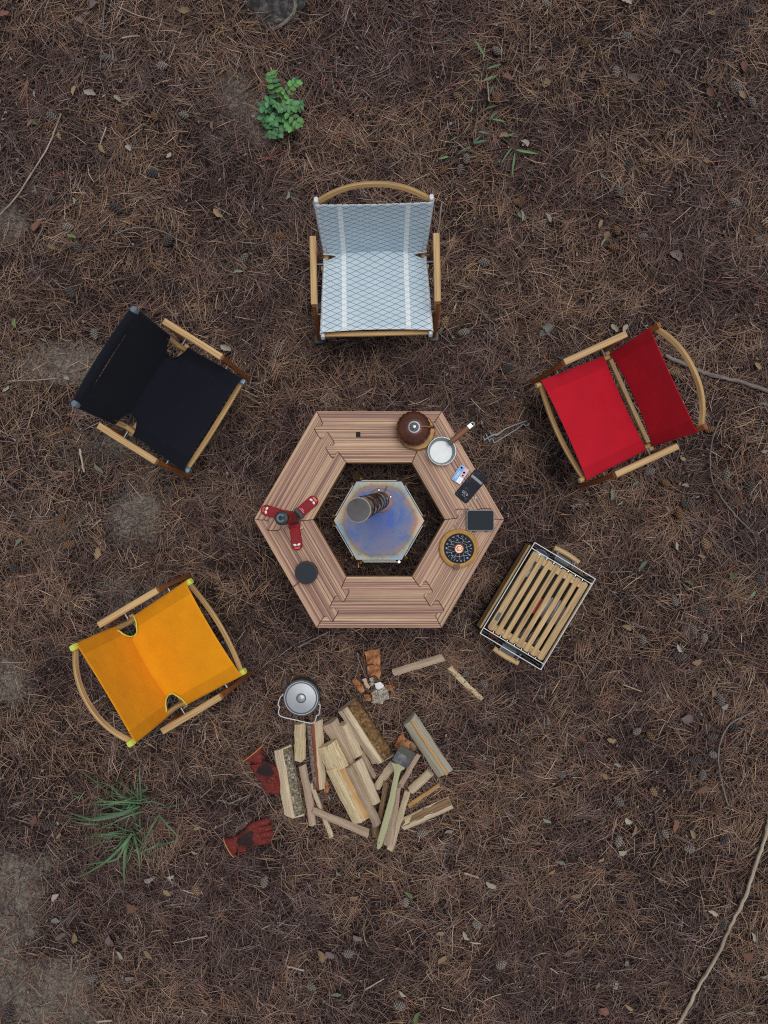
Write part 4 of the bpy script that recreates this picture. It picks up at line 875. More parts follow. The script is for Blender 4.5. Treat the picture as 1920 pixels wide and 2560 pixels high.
widths('brush_handle', [((508, 505), (742, 628)), ((530, 580), (700, 665)), ((548, 650), (645, 700)), ((545, 740), (628, 760)), ((510, 900), (590, 920)), ((470, 1100), (560, 1125)), ((400, 1350), (500, 1375)), ((330, 1600), (430, 1625)), ((280, 1780), (375, 1800)), ((270, 1870), (345, 1885)), ((272, 1925), (300, 1932))], (.020, .018, .016, .015, .014, .015, .016, .016, .015, .012, .006), M['brushwood'])
hh = obj('hole_shade_disc', lathe([(.003, 0), (0, .0003)], 12), M['dark'], br); hh.location = bp(305, 1835, .0085)  # flat dark disc on the handle, painting the shade of its hole

def glove_mat():
    m, nt, bs = newmat('worn_red_leather'); v = coords(nt, 'Object', (1, 1, 1)); n = noise(nt, v, 14, 4, .6, .2); n2 = noise(nt, v, 90, 4, .6)
    r = ramp(nt, [(.3, (.075, .012, .010)), (.6, (.185, .028, .021)), (.8, (.30, .07, .045))]); nt.links.new(n2.outputs['Fac'], r.inputs[0])
    vx = coords(nt, 'Object', (1, 1, 0)); ln = N(nt, 'ShaderNodeVectorMath', operation='LENGTH'); nt.links.new(vx.outputs[0], ln.inputs[0])
    md = N(nt, 'ShaderNodeMath', operation='MULTIPLY_ADD'); md.inputs[1].default_value = -6.0; nt.links.new(ln.outputs['Value'], md.inputs[0]); nt.links.new(n.outputs['Fac'], md.inputs[2])
    r2 = ramp(nt, [(.18, (0, 0, 0)), (.30, (1, 1, 1))]); nt.links.new(md.outputs[0], r2.inputs[0])
    nt.links.new(mixc(nt, r2.outputs[0], r.outputs[0], (.022, .012, .013)), bs.inputs['Base Color']); bs.inputs['Roughness'].default_value = .7; bs.inputs['Specular IOR Level'].default_value = .2
    a = N(nt, 'ShaderNodeMath', operation='ADD'); nt.links.new(n.outputs['Fac'], a.inputs[0]); nt.links.new(n2.outputs['Fac'], a.inputs[1]); bump(nt, bs, a.outputs[0], .6, .006); return m
M['glove'] = glove_mat(); M['char'] = plain('charcoal_patch', (.028, .023, .025), .75, 0, .4, 60, .5); M['tanl'] = plain('tan_lining', (.45, .20, .07), .8, 0, .2, 80)
def glove(label, cuff, wrist, palm, fingers, thumb, patch_, fr, zc=.034):
    b0 = W(*zp(*palm[0]), 0); t = thing('leather_glove', label, 'glove', (b0.x, b0.y, 0), 0, 'leather gloves by the firewood')
    P = lambda q_, z_=zc: W(*zp(*q_), z_) - b0
    vs_l = [P(wrist).lerp((P(cuff[0][0]) + P(cuff[0][1])) / 2, .3)]; rad = [.040]; ed = []
    vs_l.append(P(palm[0])); rad.append(.056); ed.append((0, 1))
    for fi, f in enumerate(fingers):
        prev = 1
        for i, q_ in enumerate(f):
            vs_l.append(P(q_, zc + (-.004 * i))); rad.append(fr * (1.0 - .10 * i)); ed.append((prev, len(vs_l) - 1)); prev = len(vs_l) - 1
    prev = 0
    for i, q_ in enumerate(thumb):
        vs_l.append(P(q_, zc + .008 - .005 * i)); rad.append(fr * 1.15 * (1 - .1 * i)); ed.append((prev, len(vs_l) - 1)); prev = len(vs_l) - 1
    g = skinmesh(vs_l, ed, rad, .62, 2); obj('hand', g, M['glove'], t, True)
    # flared cuff
    (c1, c2), cw = cuff; m_ = (P(c1) + P(c2)) / 2; half = (P(c1) - P(c2)).length / 2; w0 = P(wrist)
    path = [w0 + (P(palm[0]) - w0) * .55, w0, w0.lerp(m_, .5), m_]
    obj('cuff', sweep(path, circ(1, 18), scales=[(.034, .021), (.034, .021), (.5 * (.03 + half), .021), (half, .026)], caps=False), M['glove'], t, True).modifiers.new('s', 'SOLIDIFY').thickness = .003
    fr_ = frames(path, (0, 0, 1))[-1]; ring = [fr_[0] + fr_[1] * half * math.cos(a) + fr_[2] * .026 * math.sin(a) for a in [i * math.tau / 24 for i in range(25)]]
    obj('cuff_binding', tube(ring, .0032, 6), M['tanl'], t, True)
    if patch_:
        a, rx, ry, ang = patch_; c = P(a, 0); gg = lathe([(1, .0), (.98, .35), (.7, .75), (0, 1)], 20); o = obj('palm_patch', gg, M['char'], t, True)
        o.scale = (rx, ry, .010); o.rotation_euler.z = ang; o.location = (c.x, c.y, zc + .0165)
    return t
glove('crumpled red leather glove leaning on the birch log', (((335, 1055), (520, 810)), 0), (470, 985), [(585, 1105)], [[(720, 1175), (752, 1290), (735, 1395)], [(672, 1215), (705, 1325), (700, 1415)], [(615, 1245), (655, 1345), (668, 1410)], [(560, 1265), (600, 1340), (640, 1390)]], [(465, 1130), (530, 1220), (620, 1245)], None, .021)
glove('flat red leather glove with four spread fingers lying on needles', (((92, 1905), (205, 2130)), 0), (225, 1975), [(360, 1900)], [[(455, 1755), (540, 1735), (622, 1702)], [(475, 1825), (570, 1800), (658, 1785)], [(490, 1895), (590, 1870), (668, 1850)], [(495, 1960), (575, 1945), (640, 1925)]], [(270, 2015), (315, 2045), (355, 2048)], None, .0195)

# ---------------------------------------------------------------- firewood
M['w_pale'] = wood('pale_split_wood', (.70, .58, .40), dark=.5, us=9, vs_=82, rough=.8, bumpy=.5, blot=.7)
M['w_pink'] = wood('pinkish_split_wood', (.54, .41, .30), dark=.45, us=10, vs_=93, rough=.8, bumpy=.6, blot=.7)
M['w_yel'] = wood('yellowish_split_wood', (.72, .60, .37), dark=.52, us=8, vs_=71, rough=.8, bumpy=.5, spots=(.30, .165, .04), blot=.7)
M['w_grey'] = wood('grey_green_timber', (.40, .385, .30), dark=.65, us=6, vs_=49, rough=.8, bumpy=.4, blot=.7)
M['w_brown'] = wood('weathered_brown_wood', (.30, .19, .105), dark=.55, us=9, vs_=66, rough=.85, bumpy=.7, blot=.7)
M['w_heart'] = wood('orange_heartwood', (.55, .33, .13), dark=.75, us=8, vs_=120, rough=.8)
def bark_mat(name, c1, c2, c3, s=60):
    m, nt, bs = newmat(name); v = coords(nt, 'Object', (1, 1, 1)); n = noise(nt, v, s, 5, .7, .3); n2 = noise(nt, v, s * .35, 3, .6)
    r = ramp(nt, [(.36, c1), (.5, c2), (.66, c3)]); nt.links.new(n.outputs['Fac'], r.inputs[0])
    r2 = ramp(nt, [(.4, (.7, .65, .5)), (.6, (1.1, 1.1, 1.1))]); nt.links.new(n2.outputs['Fac'], r2.inputs[0])
    nt.links.new(mixc(nt, .7, r.outputs[0], r2.outputs[0], 'MULTIPLY'), bs.inputs['Base Color']); bs.inputs['Roughness'].default_value = .95; bump(nt, bs, n.outputs['Fac'], 1.0, .008); return m
M['birch'] = bark_mat('birch_bark', (.035, .03, .025), (.22, .19, .13), (.55, .52, .45), 90)
M['brownbark'] = bark_mat('brown_bark', (.06, .03, .012), (.21, .115, .045), (.36, .22, .10), 70)
M['greybark'] = bark_mat('grey_bark', (.05, .04, .035), (.20, .17, .16), (.36, .32, .30), 90)
M['innerbark'] = wood('rust_inner_bark', (.30, .085, .03), dark=.6, us=10, vs_=80, rough=.9)
M['flake'] = bark_mat('orange_bark_flake', (.16, .05, .02), (.36, .14, .055), (.50, .26, .13), 50)
M['paper'] = bark_mat('white_bark_crumb', (.06, .05, .04), (.38, .34, .27), (.72, .70, .66), 160)
L1 = Z(680, 1720, 5.184); L2 = Z(900, 1820, 6.381); G1 = Z(540, 1680, 4.609); G2 = Z(820, 1600, 3.95)
def log(label, p0, p1, w0, w1, h, mat, z0=.008, ridge=.1, bark=None, stripe=None, seed=1, cat='firewood', lift=(0, 0), curve=0.0, name='firewood_log'):
    """p0,p1 photo pixels of the two end centres, w in photo pixels; triangular to four-sided split billet lying on one face"""
    p0, p1, w0, w1, lift = p1, p0, w1, w0, lift[::-1]
    rd = random.Random(seed); zt_ = z0 + h * .7
    A_, B_ = W(*p0, zt_), W(*p1, zt_); A_.z = z0 + lift[0]; B_.z = z0 + lift[1]; k = FPX / (CAMH - zt_); a0, a1 = w0 / k, w1 / k
    n_ = 8; side = (B_ - A_).cross(Vector((0, 0, 1))).normalized()
    path = [A_.lerp(B_, i / n_) + side * (curve * math.sin(math.pi * i / n_) + rd.uniform(-.0012, .0012)) for i in range(n_ + 1)]
    hs_ = [rd.uniform(.42, .62), rd.uniform(.42, .62)]
    sec = [(-.36, 0), (.34, 0), (.49, .16), (.5, hs_[0]), (.44, hs_[0] + .10), (ridge + .07, .97), (ridge, 1.0), (ridge - .07, .97), (-.44, hs_[1] + .10), (-.5, hs_[1]), (-.49, .15)]
    sc = [(a0 + (a1 - a0) * i / n_, h * rd.uniform(.97, 1.03)) for i in range(n_ + 1)]
    g = sweep(path, sec, scales=sc, jitter=.0013, seed=seed); axs = (B_ - A_).normalized(); ms = len(sec)
    for e_ in (0, n_):     # uneven saw cuts
        k1, k2 = rd.uniform(-.22, .22), rd.uniform(-.25, .25)
        for j in range(ms): g.v[e_ * ms + j] = g.v[e_ * ms + j] + axs * (k1 * sec[j][0] * sc[e_][0] + k2 * (sec[j][1] - .5) * h + rd.uniform(-.0015, .0015))
    c = A_.lerp(B_, .5); c.z = min(A_.z, B_.z)
    o = obj(name, g, mat, None, 32, base=c); tag(o, label, cat, 'pieces of firewood')
    def strip_(nm, s0, s1, m_, th, wob=.0):
        # a skin that follows the section between two x positions
        up_ = [q_ for q_ in sec[2:10]]; up_ = sorted(up_, key=lambda q_: q_[0]); xs = [q_[0] for q_ in up_]; ys = [q_[1] for q_ in up_]
        tp = [(x_, float(np.interp(x_, xs, ys))) for x_ in np.linspace(s0, s1, 7)]
        g2 = Geo(); fr = frames(path, (0, 0, 1)); rows = []
        for i, (p_, sd_, u_) in enumerate(fr):
            tt = (i - n_ / 2) / n_ * .0; row = []
            wv = wob * rd.uniform(-1, 1)
            for q_ in tp: row.append(p_ + sd_ * ((q_[0] + wv * (1 if q_ is tp[0] else .2 if q_ is tp[-1] else .6)) * sc[i][0]) + u_ * (q_[1] * sc[i][1] + th * (1 if 0 < tp.index(q_) < 6 else .35) * rd.uniform(.8, 1.2)) - c)
            g2.v += row
        m2 = len(tp)
        for i in range(len(fr) - 1):
            for j in range(m2 - 1):
                g2.f.append((i * m2 + j, i * m2 + j + 1, (i + 1) * m2 + j + 1, (i + 1) * m2 + j)); g2.uv.append(((i * .03, j * .008), (i * .03, j * .008 + .008), (i * .03 + .03, j * .008 + .008), (i * .03 + .03, j * .008)))
        b_ = obj(nm, g2, m_, o, 40); b_.modifiers.new('s', 'SOLIDIFY').thickness = th
    if bark: strip_('bark', bark[0], bark[1], bark[2], .0035, .03)
    if stripe: strip_('heartwood', stripe[0], stripe[1], stripe[2], .0012, .01)
    return o
log('largest split log, pale ridge and brown bark along one side', L1(975, 232), L1(1442, 938), 56, 58, .070, M['w_pink'], .006, -.08, (.02, .52, M['brownbark']), (-.30, .02, M['w_pale']), 1)
log('birch log with mossy white bark beside the crumpled glove', L1(135, 785), L1(285, 1655), 44, 50, .058, M['w_pale'], .006, -.05, (.04, .5, M['birch']), None, 2)
log('short square pale block just under the pot handle', L1(360, 462), L1(360, 935), 28, 27, .055, M['w_yel'], .010, .1, None, None, 3)
log('pale log with grey bark and rust inner bark under the pot', L1(545, 440), L1(620, 1310), 42, 32, .05, M['w_pale'], .006, .12, (-.52, -.22, M['greybark']), (-.24, .0, M['innerbark']), 4)
log('slim weathered stick with rough side next to the birch log', (754.8, 1914), (780.8, 2063), 20, 18, .032, M['w_pink'], .014, .05, None, None, 5, curve=.004)
log('very thin pale stick lying under the slanting stick', (776.5, 1959), (829, 2093), 11, 13, .016, M['w_pale'], .012, .1, None, None, 6)
log('slanting pinkish stick crossing the thin pale stick', (780, 2027), (921, 2085), 18, 22, .030, M['w_pink'], .026, .1, None, None, 7)
log('tan split log half covered by the square block', L1(745, 450), L1(1025, 965), 45, 24, .05, M['w_pink'], .010, .12, None, None, 8)
log('knotty pale log lying along the largest log', L1(930, 465), L1(1115, 895), 28, 30, .055, M['w_pale'], .018, -.05, None, None, 9)
log('flat grey pink slat poking out below the largest log', L1(1140, 830), L1(1325, 1160), 20, 13, .03, M['w_pink'], .012, .05, None, None, 10)
log('chunky pale block with a flat top in the middle of the pile', L1(712, 735), L1(850, 1040), 53, 56, .06, M['w_yel'], .040, .05, None, None, 11)
log('wide yellow split log with brown stain in the pile front', L1(808, 1030), L1(1165, 1720), 48, 49, .06, M['w_yel'], .034, -.12, None, (.18, .46, M['w_heart']), 12)
log('narrow pinkish log leaning along the wide yellow log', L1(993, 1025), L1(1370, 1790), 20, 23, .05, M['w_pink'], .052, .1, None, None, 13)
log('pale log wedged against the narrow pinkish log', L1(1105, 950), L1(1345, 1500), 28, 26, .055, M['w_pale'], .045, -.1, None, None, 14)
log('pale slanting log running beneath the brush head', L2(545, 560), L2(258, 965), 22, 18, .04, M['w_pale'], .010, .1, None, None, 15)
log('small reddish brown stick left of the brush handle', L2(425, 865), L2(318, 1440), 14, 13, .030, M['w_brown'], .040, .1, None, None, 16)
log('grooved pale log lying right along the brush handle', L2(617, 935), L2(450, 1865), 13, 25, .04, M['w_pink'], .055, .05, None, None, 17)
log('long pale stick under the grooved log', L2(765, 1010), L2(478, 1955), 16, 17, .035, M['w_pale'], .028, .1, None, None, 18)
log('short pale log with knots and a cracked round end', L2(1130, 720), L2(800, 1020), 22, 21, .05, M['w_pale'], .010, .05, None, None, 19)
log('thin tan stick pointing away from the pile', L2(1270, 915), L2(770, 1250), 10, 11, .022, M['w_heart'], .012, .05, None, None, 20)
log('brown cracked split log with grey end at the pile edge', L2(1455, 1205), L2(655, 1565), 32, 30, .045, M['w_pale'], .008, .0, (-.5, .05, M['brownbark']) if False else None, (-.48, .05, M['w_brown']), 21)
log('pinkish flat stick leaning under the brush ferrule', L2(938, 425), L2(640, 935), 13, 15, .03, M['w_pink'], .035, .05, None, None, 22)
log('dark knotty log end between two sticks', L2(235, 1535), L2(255, 1740), 19, 20, .045, M['w_brown'], .008, .0, None, None, 23)
log('squared grey green timber with orange heartwood stripe', (1024, 1799), (1114, 1936), 41, 42, .055, M['w_grey'], .008, .05, None, (-.02, .16, M['w_heart']), 24)
log('small cut block end beside the brush bristles', L2(810, 255), L2(870, 340), 14, 14, .03, M['w_brown'], .045, .0, None, None, 26)
log('brownish kindling stick lying alone near the table', (983, 1682), (1108, 1644), 18, 19, .022, M['w_pink'], .014, .05, None, None, 27)
log('pale kindling stick lying alone near the crate', (1124, 1668), (1206, 1748), 15, 12, .014, M['w_yel'], .016, .05, None, None, 28, curve=-.004)

def flake(label, px_pts, mat, z0=.026, th=.005, seed=1, cat='bark'):
    rd = random.Random(seed); P = [W(*q_, z0) for q_ in px_pts]; c = sum(P, Vector()) / len(P); out = []
    for i in range(len(P)):     # broken, uneven outline
        a, b = P[i], P[(i + 1) % len(P)]
        for k in range(4): out.append(a.lerp(b, k / 4) + Vector((rd.uniform(-1, 1), rd.uniform(-1, 1), 0)) * .0025)
    ar_ = sum(out[i - 1].x * out[i].y - out[i].x * out[i - 1].y for i in range(len(out)))
    if ar_ < 0: out = out[::-1]
    g = Geo(); n_ = len(out); g.v = []
    for f_, zz_ in ((1, 0), (1, th), (.66, th * 1.5), (.3, th * 1.3)):
        g.v += [Vector(((q_.x - c.x) * f_, (q_.y - c.y) * f_, zz_ + rd.uniform(-.0014, .0014))) for q_ in out]
    for r_ in range(3):
        for i in range(n_): j = (i + 1) % n_; g.f.append((r_ * n_ + i, r_ * n_ + j, (r_ + 1) * n_ + j, (r_ + 1) * n_ + i))
    g.f.append(tuple(3 * n_ + i for i in range(n_))); g.f.append(tuple(reversed(range(n_))))
    o = obj('bark_flake', g, mat, None, 30); o.location = (c.x, c.y, z0); o.rotation_euler = (rd.uniform(-.06, .06), rd.uniform(-.06, .06), 0); tag(o, label, cat, 'bark pieces by the firewood'); return o
q2 = lambda *l: [G2(a, b) for a, b in l]
flake('upright orange bark flake with rounded holes near the table', q2((360, 115), (430, 92), (512, 88), (518, 170), (520, 240), (440, 240), (385, 235)), M['flake'], seed=1)
flake('lower orange bark flake broken across the middle', q2((388, 250), (445, 245), (520, 252), (522, 330), (505, 390), (460, 350), (392, 350)), M['flake'], .026, seed=2)
flake('bright orange bark chip left of the white bark crumbs', q2((240, 400), (265, 372), (340, 440), (362, 500), (330, 530), (280, 470)), M['flake'], seed=3)
flake('pinkish bark chip between orange chip and white bark', q2((335, 385), (375, 375), (415, 460), (400, 482), (365, 455)), M['w_pink'], seed=4)
flake('thin white papery bark curl', q2((408, 378), (440, 366), (460, 410), (440, 450), (410, 455), (418, 410)), M['paper'], .032, seed=5)
flake('white peeled bark piece on top of grey bark', q2((455, 430), (520, 415), (555, 450), (530, 475), (480, 485)), plain('white_peel', (.75, .75, .74), .8, 0, .1, 60), .036, seed=6)
flake('crumbly grey white bark piece lying by the largest log', q2((430, 520), (480, 480), (570, 455), (600, 520), (605, 575), (560, 590), (540, 625), (430, 620), (440, 570)), M['paper'], .028, .008, seed=7)
flake('small orange bark chip right of the white bark', q2((565, 445), (610, 440), (668, 455), (640, 490), (600, 500), (580, 475)), M['flake'], seed=8)
flake('reddish bark chip below the white bark curl', q2((352, 540), (395, 530), (430, 560), (425, 600), (375, 598)), M['flake'], .024, seed=9)
flake('rust coloured bark shard behind the brush bristles', q2((660, 1035), (690, 970), (735, 898), (742, 945), (790, 985), (840, 1010), (800, 1070), (680, 1080)), M['flake'], .060, seed=10)
flake('orange bark chip below the pale barked log', [L1(670, 1230), L1(720, 1200), (680 + 750 / 5.184, 1720 + 1280 / 5.184), L1(725, 1350), L1(675, 1355)], M['flake'], .030, seed=11)

# ---------------------------------------------------------------- plants
def leaf_mat(name, c, var=.25):
    m, nt, bs = newmat(name); v = coords(nt, 'Object', (1, 1, 1), rnd=True); n = noise(nt, v, 30, 3); oi = nt.nodes.new('ShaderNodeObjectInfo')
    r = ramp(nt, [(.0, tuple(x * (1 - var) for x in c)), (1, tuple(x * (1 + var) for x in c))]); nt.links.new(oi.outputs['Random'], r.inputs[0])
    r2 = ramp(nt, [(.3, (.8, .85, .8)), (.7, (1.15, 1.1, 1.1))]); nt.links.new(n.outputs['Fac'], r2.inputs[0])
    nt.links.new(mixc(nt, 1.0, r.outputs[0], r2.outputs[0], 'MULTIPLY'), bs.inputs['Base Color']); bs.inputs['Roughness'].default_value = .5
    bs.inputs['Subsurface Weight'].default_value = 0.0; return m
M['leafg'] = leaf_mat('green_leaflet', (.045, .17, .055), .5); M['leafl'] = leaf_mat('light_green_leaflet', (.095, .29, .06), .3); M['stemg'] = plain('brown_stem', (.10, .07, .045), .8)
def leafgeo(L_, w_, fold=.15, curl=.1, n=7, tipw=.0, oval=.5):
    g = Geo(); m_ = 5
    for i in range(n + 1):
        t_ = i / n; ww = w_ * .5 * (math.sin(math.pi * min(1, max(.0, t_ ** oval * .97 + .015))) ** .75 + .02)
        for j in range(m_):
            s_ = -1 + 2 * j / (m_ - 1); g.v.append(Vector((L_ * t_, ww * s_, abs(s_) * ww * fold * 2 - curl * L_ * t_ * t_ + 0)))
    for i in range(n):
        for j in range(m_ - 1):
            g.f.append((i * m_ + j, (i + 1) * m_ + j, (i + 1) * m_ + j + 1, i * m_ + j + 1)); g.uv.append(((i / n, j / 4), ((i + 1) / n, j / 4), ((i + 1) / n, j / 4 + .25), (i / n, j / 4 + .25)))
    return g
zq = Z(600, 150, 8.295); pb = W(*zq(830, 1090), 0)
pl = thing('leafy_seedling', 'small green seedling with paired round leaflets on arching fronds', 'plant', (pb.x, pb.y, 0))
lm1 = mkmesh('leaf', leafgeo(.028, .018, .12, .15, 7, oval=.8), M['leafg'], True); lm2 = mkmesh('leaf', leafgeo(.028, .018, .12, .15, 7, oval=.8), M['leafl'], True)
rd = random.Random(4)
for tip, tz, lt in (((650, 300), .16, 1), ((1170, 450), .15, 1), ((1135, 960), .13, 1), ((450, 965), .09, 0), ((1240, 1320), .13, 1), ((640, 1560), .07, 0), ((800, 1540), .06, 0), ((470, 1220), .06, 0), ((1260, 930), .07, 0), ((590, 860), .10, 0), ((1000, 1130), .10, 0), ((560, 1330), .05, 0), ((720, 900), .11, 1), ((1080, 1400), .09, 1), ((700, 1300), .08, 0), ((900, 1000), .12, 0)):
    e = W(*zq(*tip), tz) - pb; st = catmull([Vector((0, 0, 0)), Vector((e.x * .35, e.y * .35, e.z * .75)), e], 8)
    fr_ = obj('frond', tube(st, .0013, 5), M['stemg'], pl, True); hd = math.atan2(e.y, e.x); npair = 6 if e.length > .1 else 4
    for i in range(npair):
        t_ = .38 + .62 * i / (npair - 1); k = min(len(st) - 1, int(t_ * (len(st) - 1))); p_ = st[k]; dd = st[min(k + 1, len(st) - 1)] - st[max(0, k - 1)]; hd2 = math.atan2(dd.y, dd.x)
        for s in (-1, 1):
            lf = obj('leaf', lm2 if (lt and rd.random() < .75) else lm1, None, fr_); lf.location = p_; lf.rotation_euler = (rd.uniform(-.25, .25), rd.uniform(-.3, .15), hd2 + s * rd.uniform(.9, 1.35)); f_ = (.85 + .45 * math.sin(math.pi * t_ * .85)) * rd.uniform(.85, 1.15); lf.scale = (f_, f_ * rd.uniform(.9, 1.15), f_)
    lf = obj('leaf', lm2 if lt else lm1, None, fr_); lf.location = e; lf.rotation_euler = (0, .1, hd); lf.scale = (.7, .7, .7)
# creeping bamboo-like grass
zh = Z(1060, 60, 5.184); hb0 = W(*zh(680, 1300), 0)
hp = thing('creeping_grass_plant', 'creeping grass with broad pointed green blades on brown runners', 'plant', (hb0.x, hb0.y, 0))
M['bladeg'] = leaf_mat('grass_blade_green', (.075, .17, .060), .3); M['bladet'] = leaf_mat('teal_grass_blade', (.05, .13, .085), .3)
def H_(q_, z_=.03): return W(*zh(*q_), z_) - hb0
for l_ in (((800, 440), (760, 640), (700, 900), (690, 1150), (670, 1300)), ((670, 1300), (640, 1450), (650, 1560)), ((700, 1290), (850, 1200), (950, 1130)), ((760, 1320), (950, 1420), (1100, 1550), (1190, 1650)), ((640, 1320), (450, 1470), (330, 1700)), ((680, 1180), (800, 1100))):
    obj('runner', tube(catmull([H_(q_, .03) for q_ in l_], 4), .0016, 5), plain('runner_stem', (.13, .11, .075), .8), hp, True)
for a, b, wd_, mt in (((795, 435), (645, 190), .011, 'g'), ((810, 580), (1000, 530), .009, 'g'), ((770, 735), (950, 675), .012, 'g'), ((880, 1230), (1055, 1270), .008, 'g'), ((840, 1240), (960, 1140), .007, 'g'), ((790, 1105), (940, 1045), .008, 'g'), ((1055, 1465), (1180, 1415), .009, 'g'), ((1190, 1630), (1480, 1685), .012, 'g'), ((1180, 1660), (1130, 2005), .010, 'g'), ((1140, 1600), (990, 1815), .009, 'g'), ((645, 1550), (820, 1500), .012, 't'), ((640, 1540), (740, 1450), .008, 't'), ((700, 1390), (850, 1425), .009, 't'), ((610, 1590), (445, 1670), .010, 'g'), ((430, 1465), (340, 1515), .007, 'g'), ((320, 1715), (190, 1755), .010, 'g'), ((630, 1080), (600, 1150), .007, 'g'), ((660, 650), (700, 690), .008, 'g'), ((890, 800), (850, 930), .009, 't')):
    A_, B_ = H_(a, .045), H_(b, .04); d = B_ - A_; g = leafgeo(d.length, wd_, .12, rd.uniform(-.05, .12), 8, oval=.75); o = obj('leaf', g, M['blade' + mt], hp, True); o.location = A_; o.rotation_euler = (rd.uniform(-.3, .3), 0, math.atan2(d.y, d.x))
# grass tuft
zk = Z(150, 1900, 5.184); kb = W(*zk(1000, 700), 0)
gt = thing('grass_tuft', 'loose tuft of long narrow green grass blades', 'grass', (kb.x, kb.y, 0))
def K_(q_, z_=.03): return W(*zk(*q_), z_) - kb
M['blade2'] = leaf_mat('long_grass_blade', (.058, .135, .052), .4)
def blade(par, pts, w_, mat, zs):
    P = catmull([K_(q_, z_) for q_, z_ in zip(pts, zs)], 5); n_ = len(P); g = Geo(); fr_ = frames(P, (0, 0, 1))
    for i, (p_, s_, u_) in enumerate(fr_):
        t_ = i / (n_ - 1); ww = w_ * .5 * (1 - .85 * t_ ** 2.5) * (.5 + .5 * min(1, t_ * 5)); g.v += [p_ - s_ * ww + u_ * ww * .3, p_, p_ + s_ * ww + u_ * ww * .3]
    for i in range(n_ - 1):
        for j in range(2): g.f.append((i * 3 + j, (i + 1) * 3 + j, (i + 1) * 3 + j + 1, i * 3 + j + 1))
    obj('blade', g, mat, par, True)
for pts, w_ in ((((1060, 560), (840, 545), (600, 540), (400, 545)), .006), (((980, 470), (830, 530), (560, 580), (410, 560)), .006), (((1040, 600), (820, 680), (600, 700), (420, 700)), .007), (((980, 660), (760, 700), (480, 750), (330, 775), (60, 740)), .009), (((900, 690), (500, 770), (330, 750), (130, 690)), .008), (((1100, 660), (900, 720), (700, 810), (450, 910)), .005), (((1000, 600), (850, 660), (700, 620), (530, 590)), .004), (((930, 950), (800, 1120), (600, 1310), (400, 1440), (210, 1530)), .008), (((940, 960), (850, 1090), (740, 1280), (520, 1330), (300, 1360)), .007), (((900, 1040), (850, 1180), (830, 1400), (840, 1640)), .010), (((960, 980), (1000, 1140), (1030, 1300), (1035, 1480)), .007), (((1290, 700), (1200, 850), (1130, 990), (1080, 1080)), .007), (((1230, 800), (1150, 950), (1060, 1060)), .006), (((1290, 720), (1400, 850), (1560, 1020)), .006), (((1300, 1060), (1200, 1130), (1010, 1210)), .006), (((1260, 1110), (1400, 1075), (1550, 1030)), .006), (((1050, 520), (1040, 330), (1030, 60)), .006), (((1060, 420), (1130, 360), (1080, 320)), .005), (((900, 540), (750, 430), (640, 320)), .005), (((560, 380), (450, 270), (300, 170)), .006), (((1380, 600), (1200, 540), (1010, 560)), .004), (((1600, 560), (1480, 590), (1380, 640)), .004), (((520, 830), (330, 830), (150, 790)), .005), (((330, 520), (250, 490), (140, 450)), .006), (((1000, 540), (920, 620), (830, 670)), .005), (((700, 640), (800, 650), (830, 690)), .005), (((1180, 480), (1040, 520), (850, 530)), .004), (((940, 860), (1000, 900), (1140, 980)), .004), (((960, 960), (990, 1060), (995, 1180)), .004), (((1010, 490), (1010, 420), (1000, 300)), .003)):
    zs = [.04 + .06 * math.sin(math.pi * (i + .35) / (len(pts) + .2)) for i in range(len(pts))]; blade(gt, pts, w_ * 1.5, M['blade2'], zs)
for i in range(34):
    bx_, by_ = (rd.gauss(1040, 90), rd.gauss(560, 60)) if i % 2 else (rd.gauss(960, 90), rd.gauss(960, 60)); a_ = rd.uniform(math.pi * .35, math.pi * 1.35); l_ = rd.uniform(250, 700)
    pts = [(bx_ + math.cos(a_ + .12 * k * (i % 3 - 1)) * l_ * k / 3, by_ + math.sin(a_ + .12 * k * (i % 3 - 1)) * l_ * k / 3 * .8) for k in range(4)]; blade(gt, pts, rd.uniform(.0035, .0065), M['blade2'], [.03, .075, .085, .04])

# ---------------------------------------------------------------- dark stump at the photo's top edge
sp_ = W(690, 0, 0); st_ = thing('burnt_stump', 'dark burnt stump half sunk in the needles', 'stump', (sp_.x, sp_.y, 0))
def rough_(a, r, h): return 1 + .05 * math.sin(3 * a + .5) + .04 * math.sin(7 * a + 2) + .03 * math.sin(13 * a)
M['burnt'] = bark_mat('burnt_wood', (.012, .011, .011), (.035, .032, .032), (.12, .115, .115), 30)
o = obj('stump_top', lathe([(.150, -.01), (.155, .02), (.14, .035), (.10, .036), (.05, .045), (0, .048)], 48, flute=rough_), M['burnt'], st_, 40)
o = obj('root', sweep(catmull([W(*q_, .034) - sp_ for q_ in ((735, -10), (738, 20), (725, 45), (700, 65), (680, 75))], 5), circ(.009, 7), jitter=.0015), M['greybark'], st_, 40)

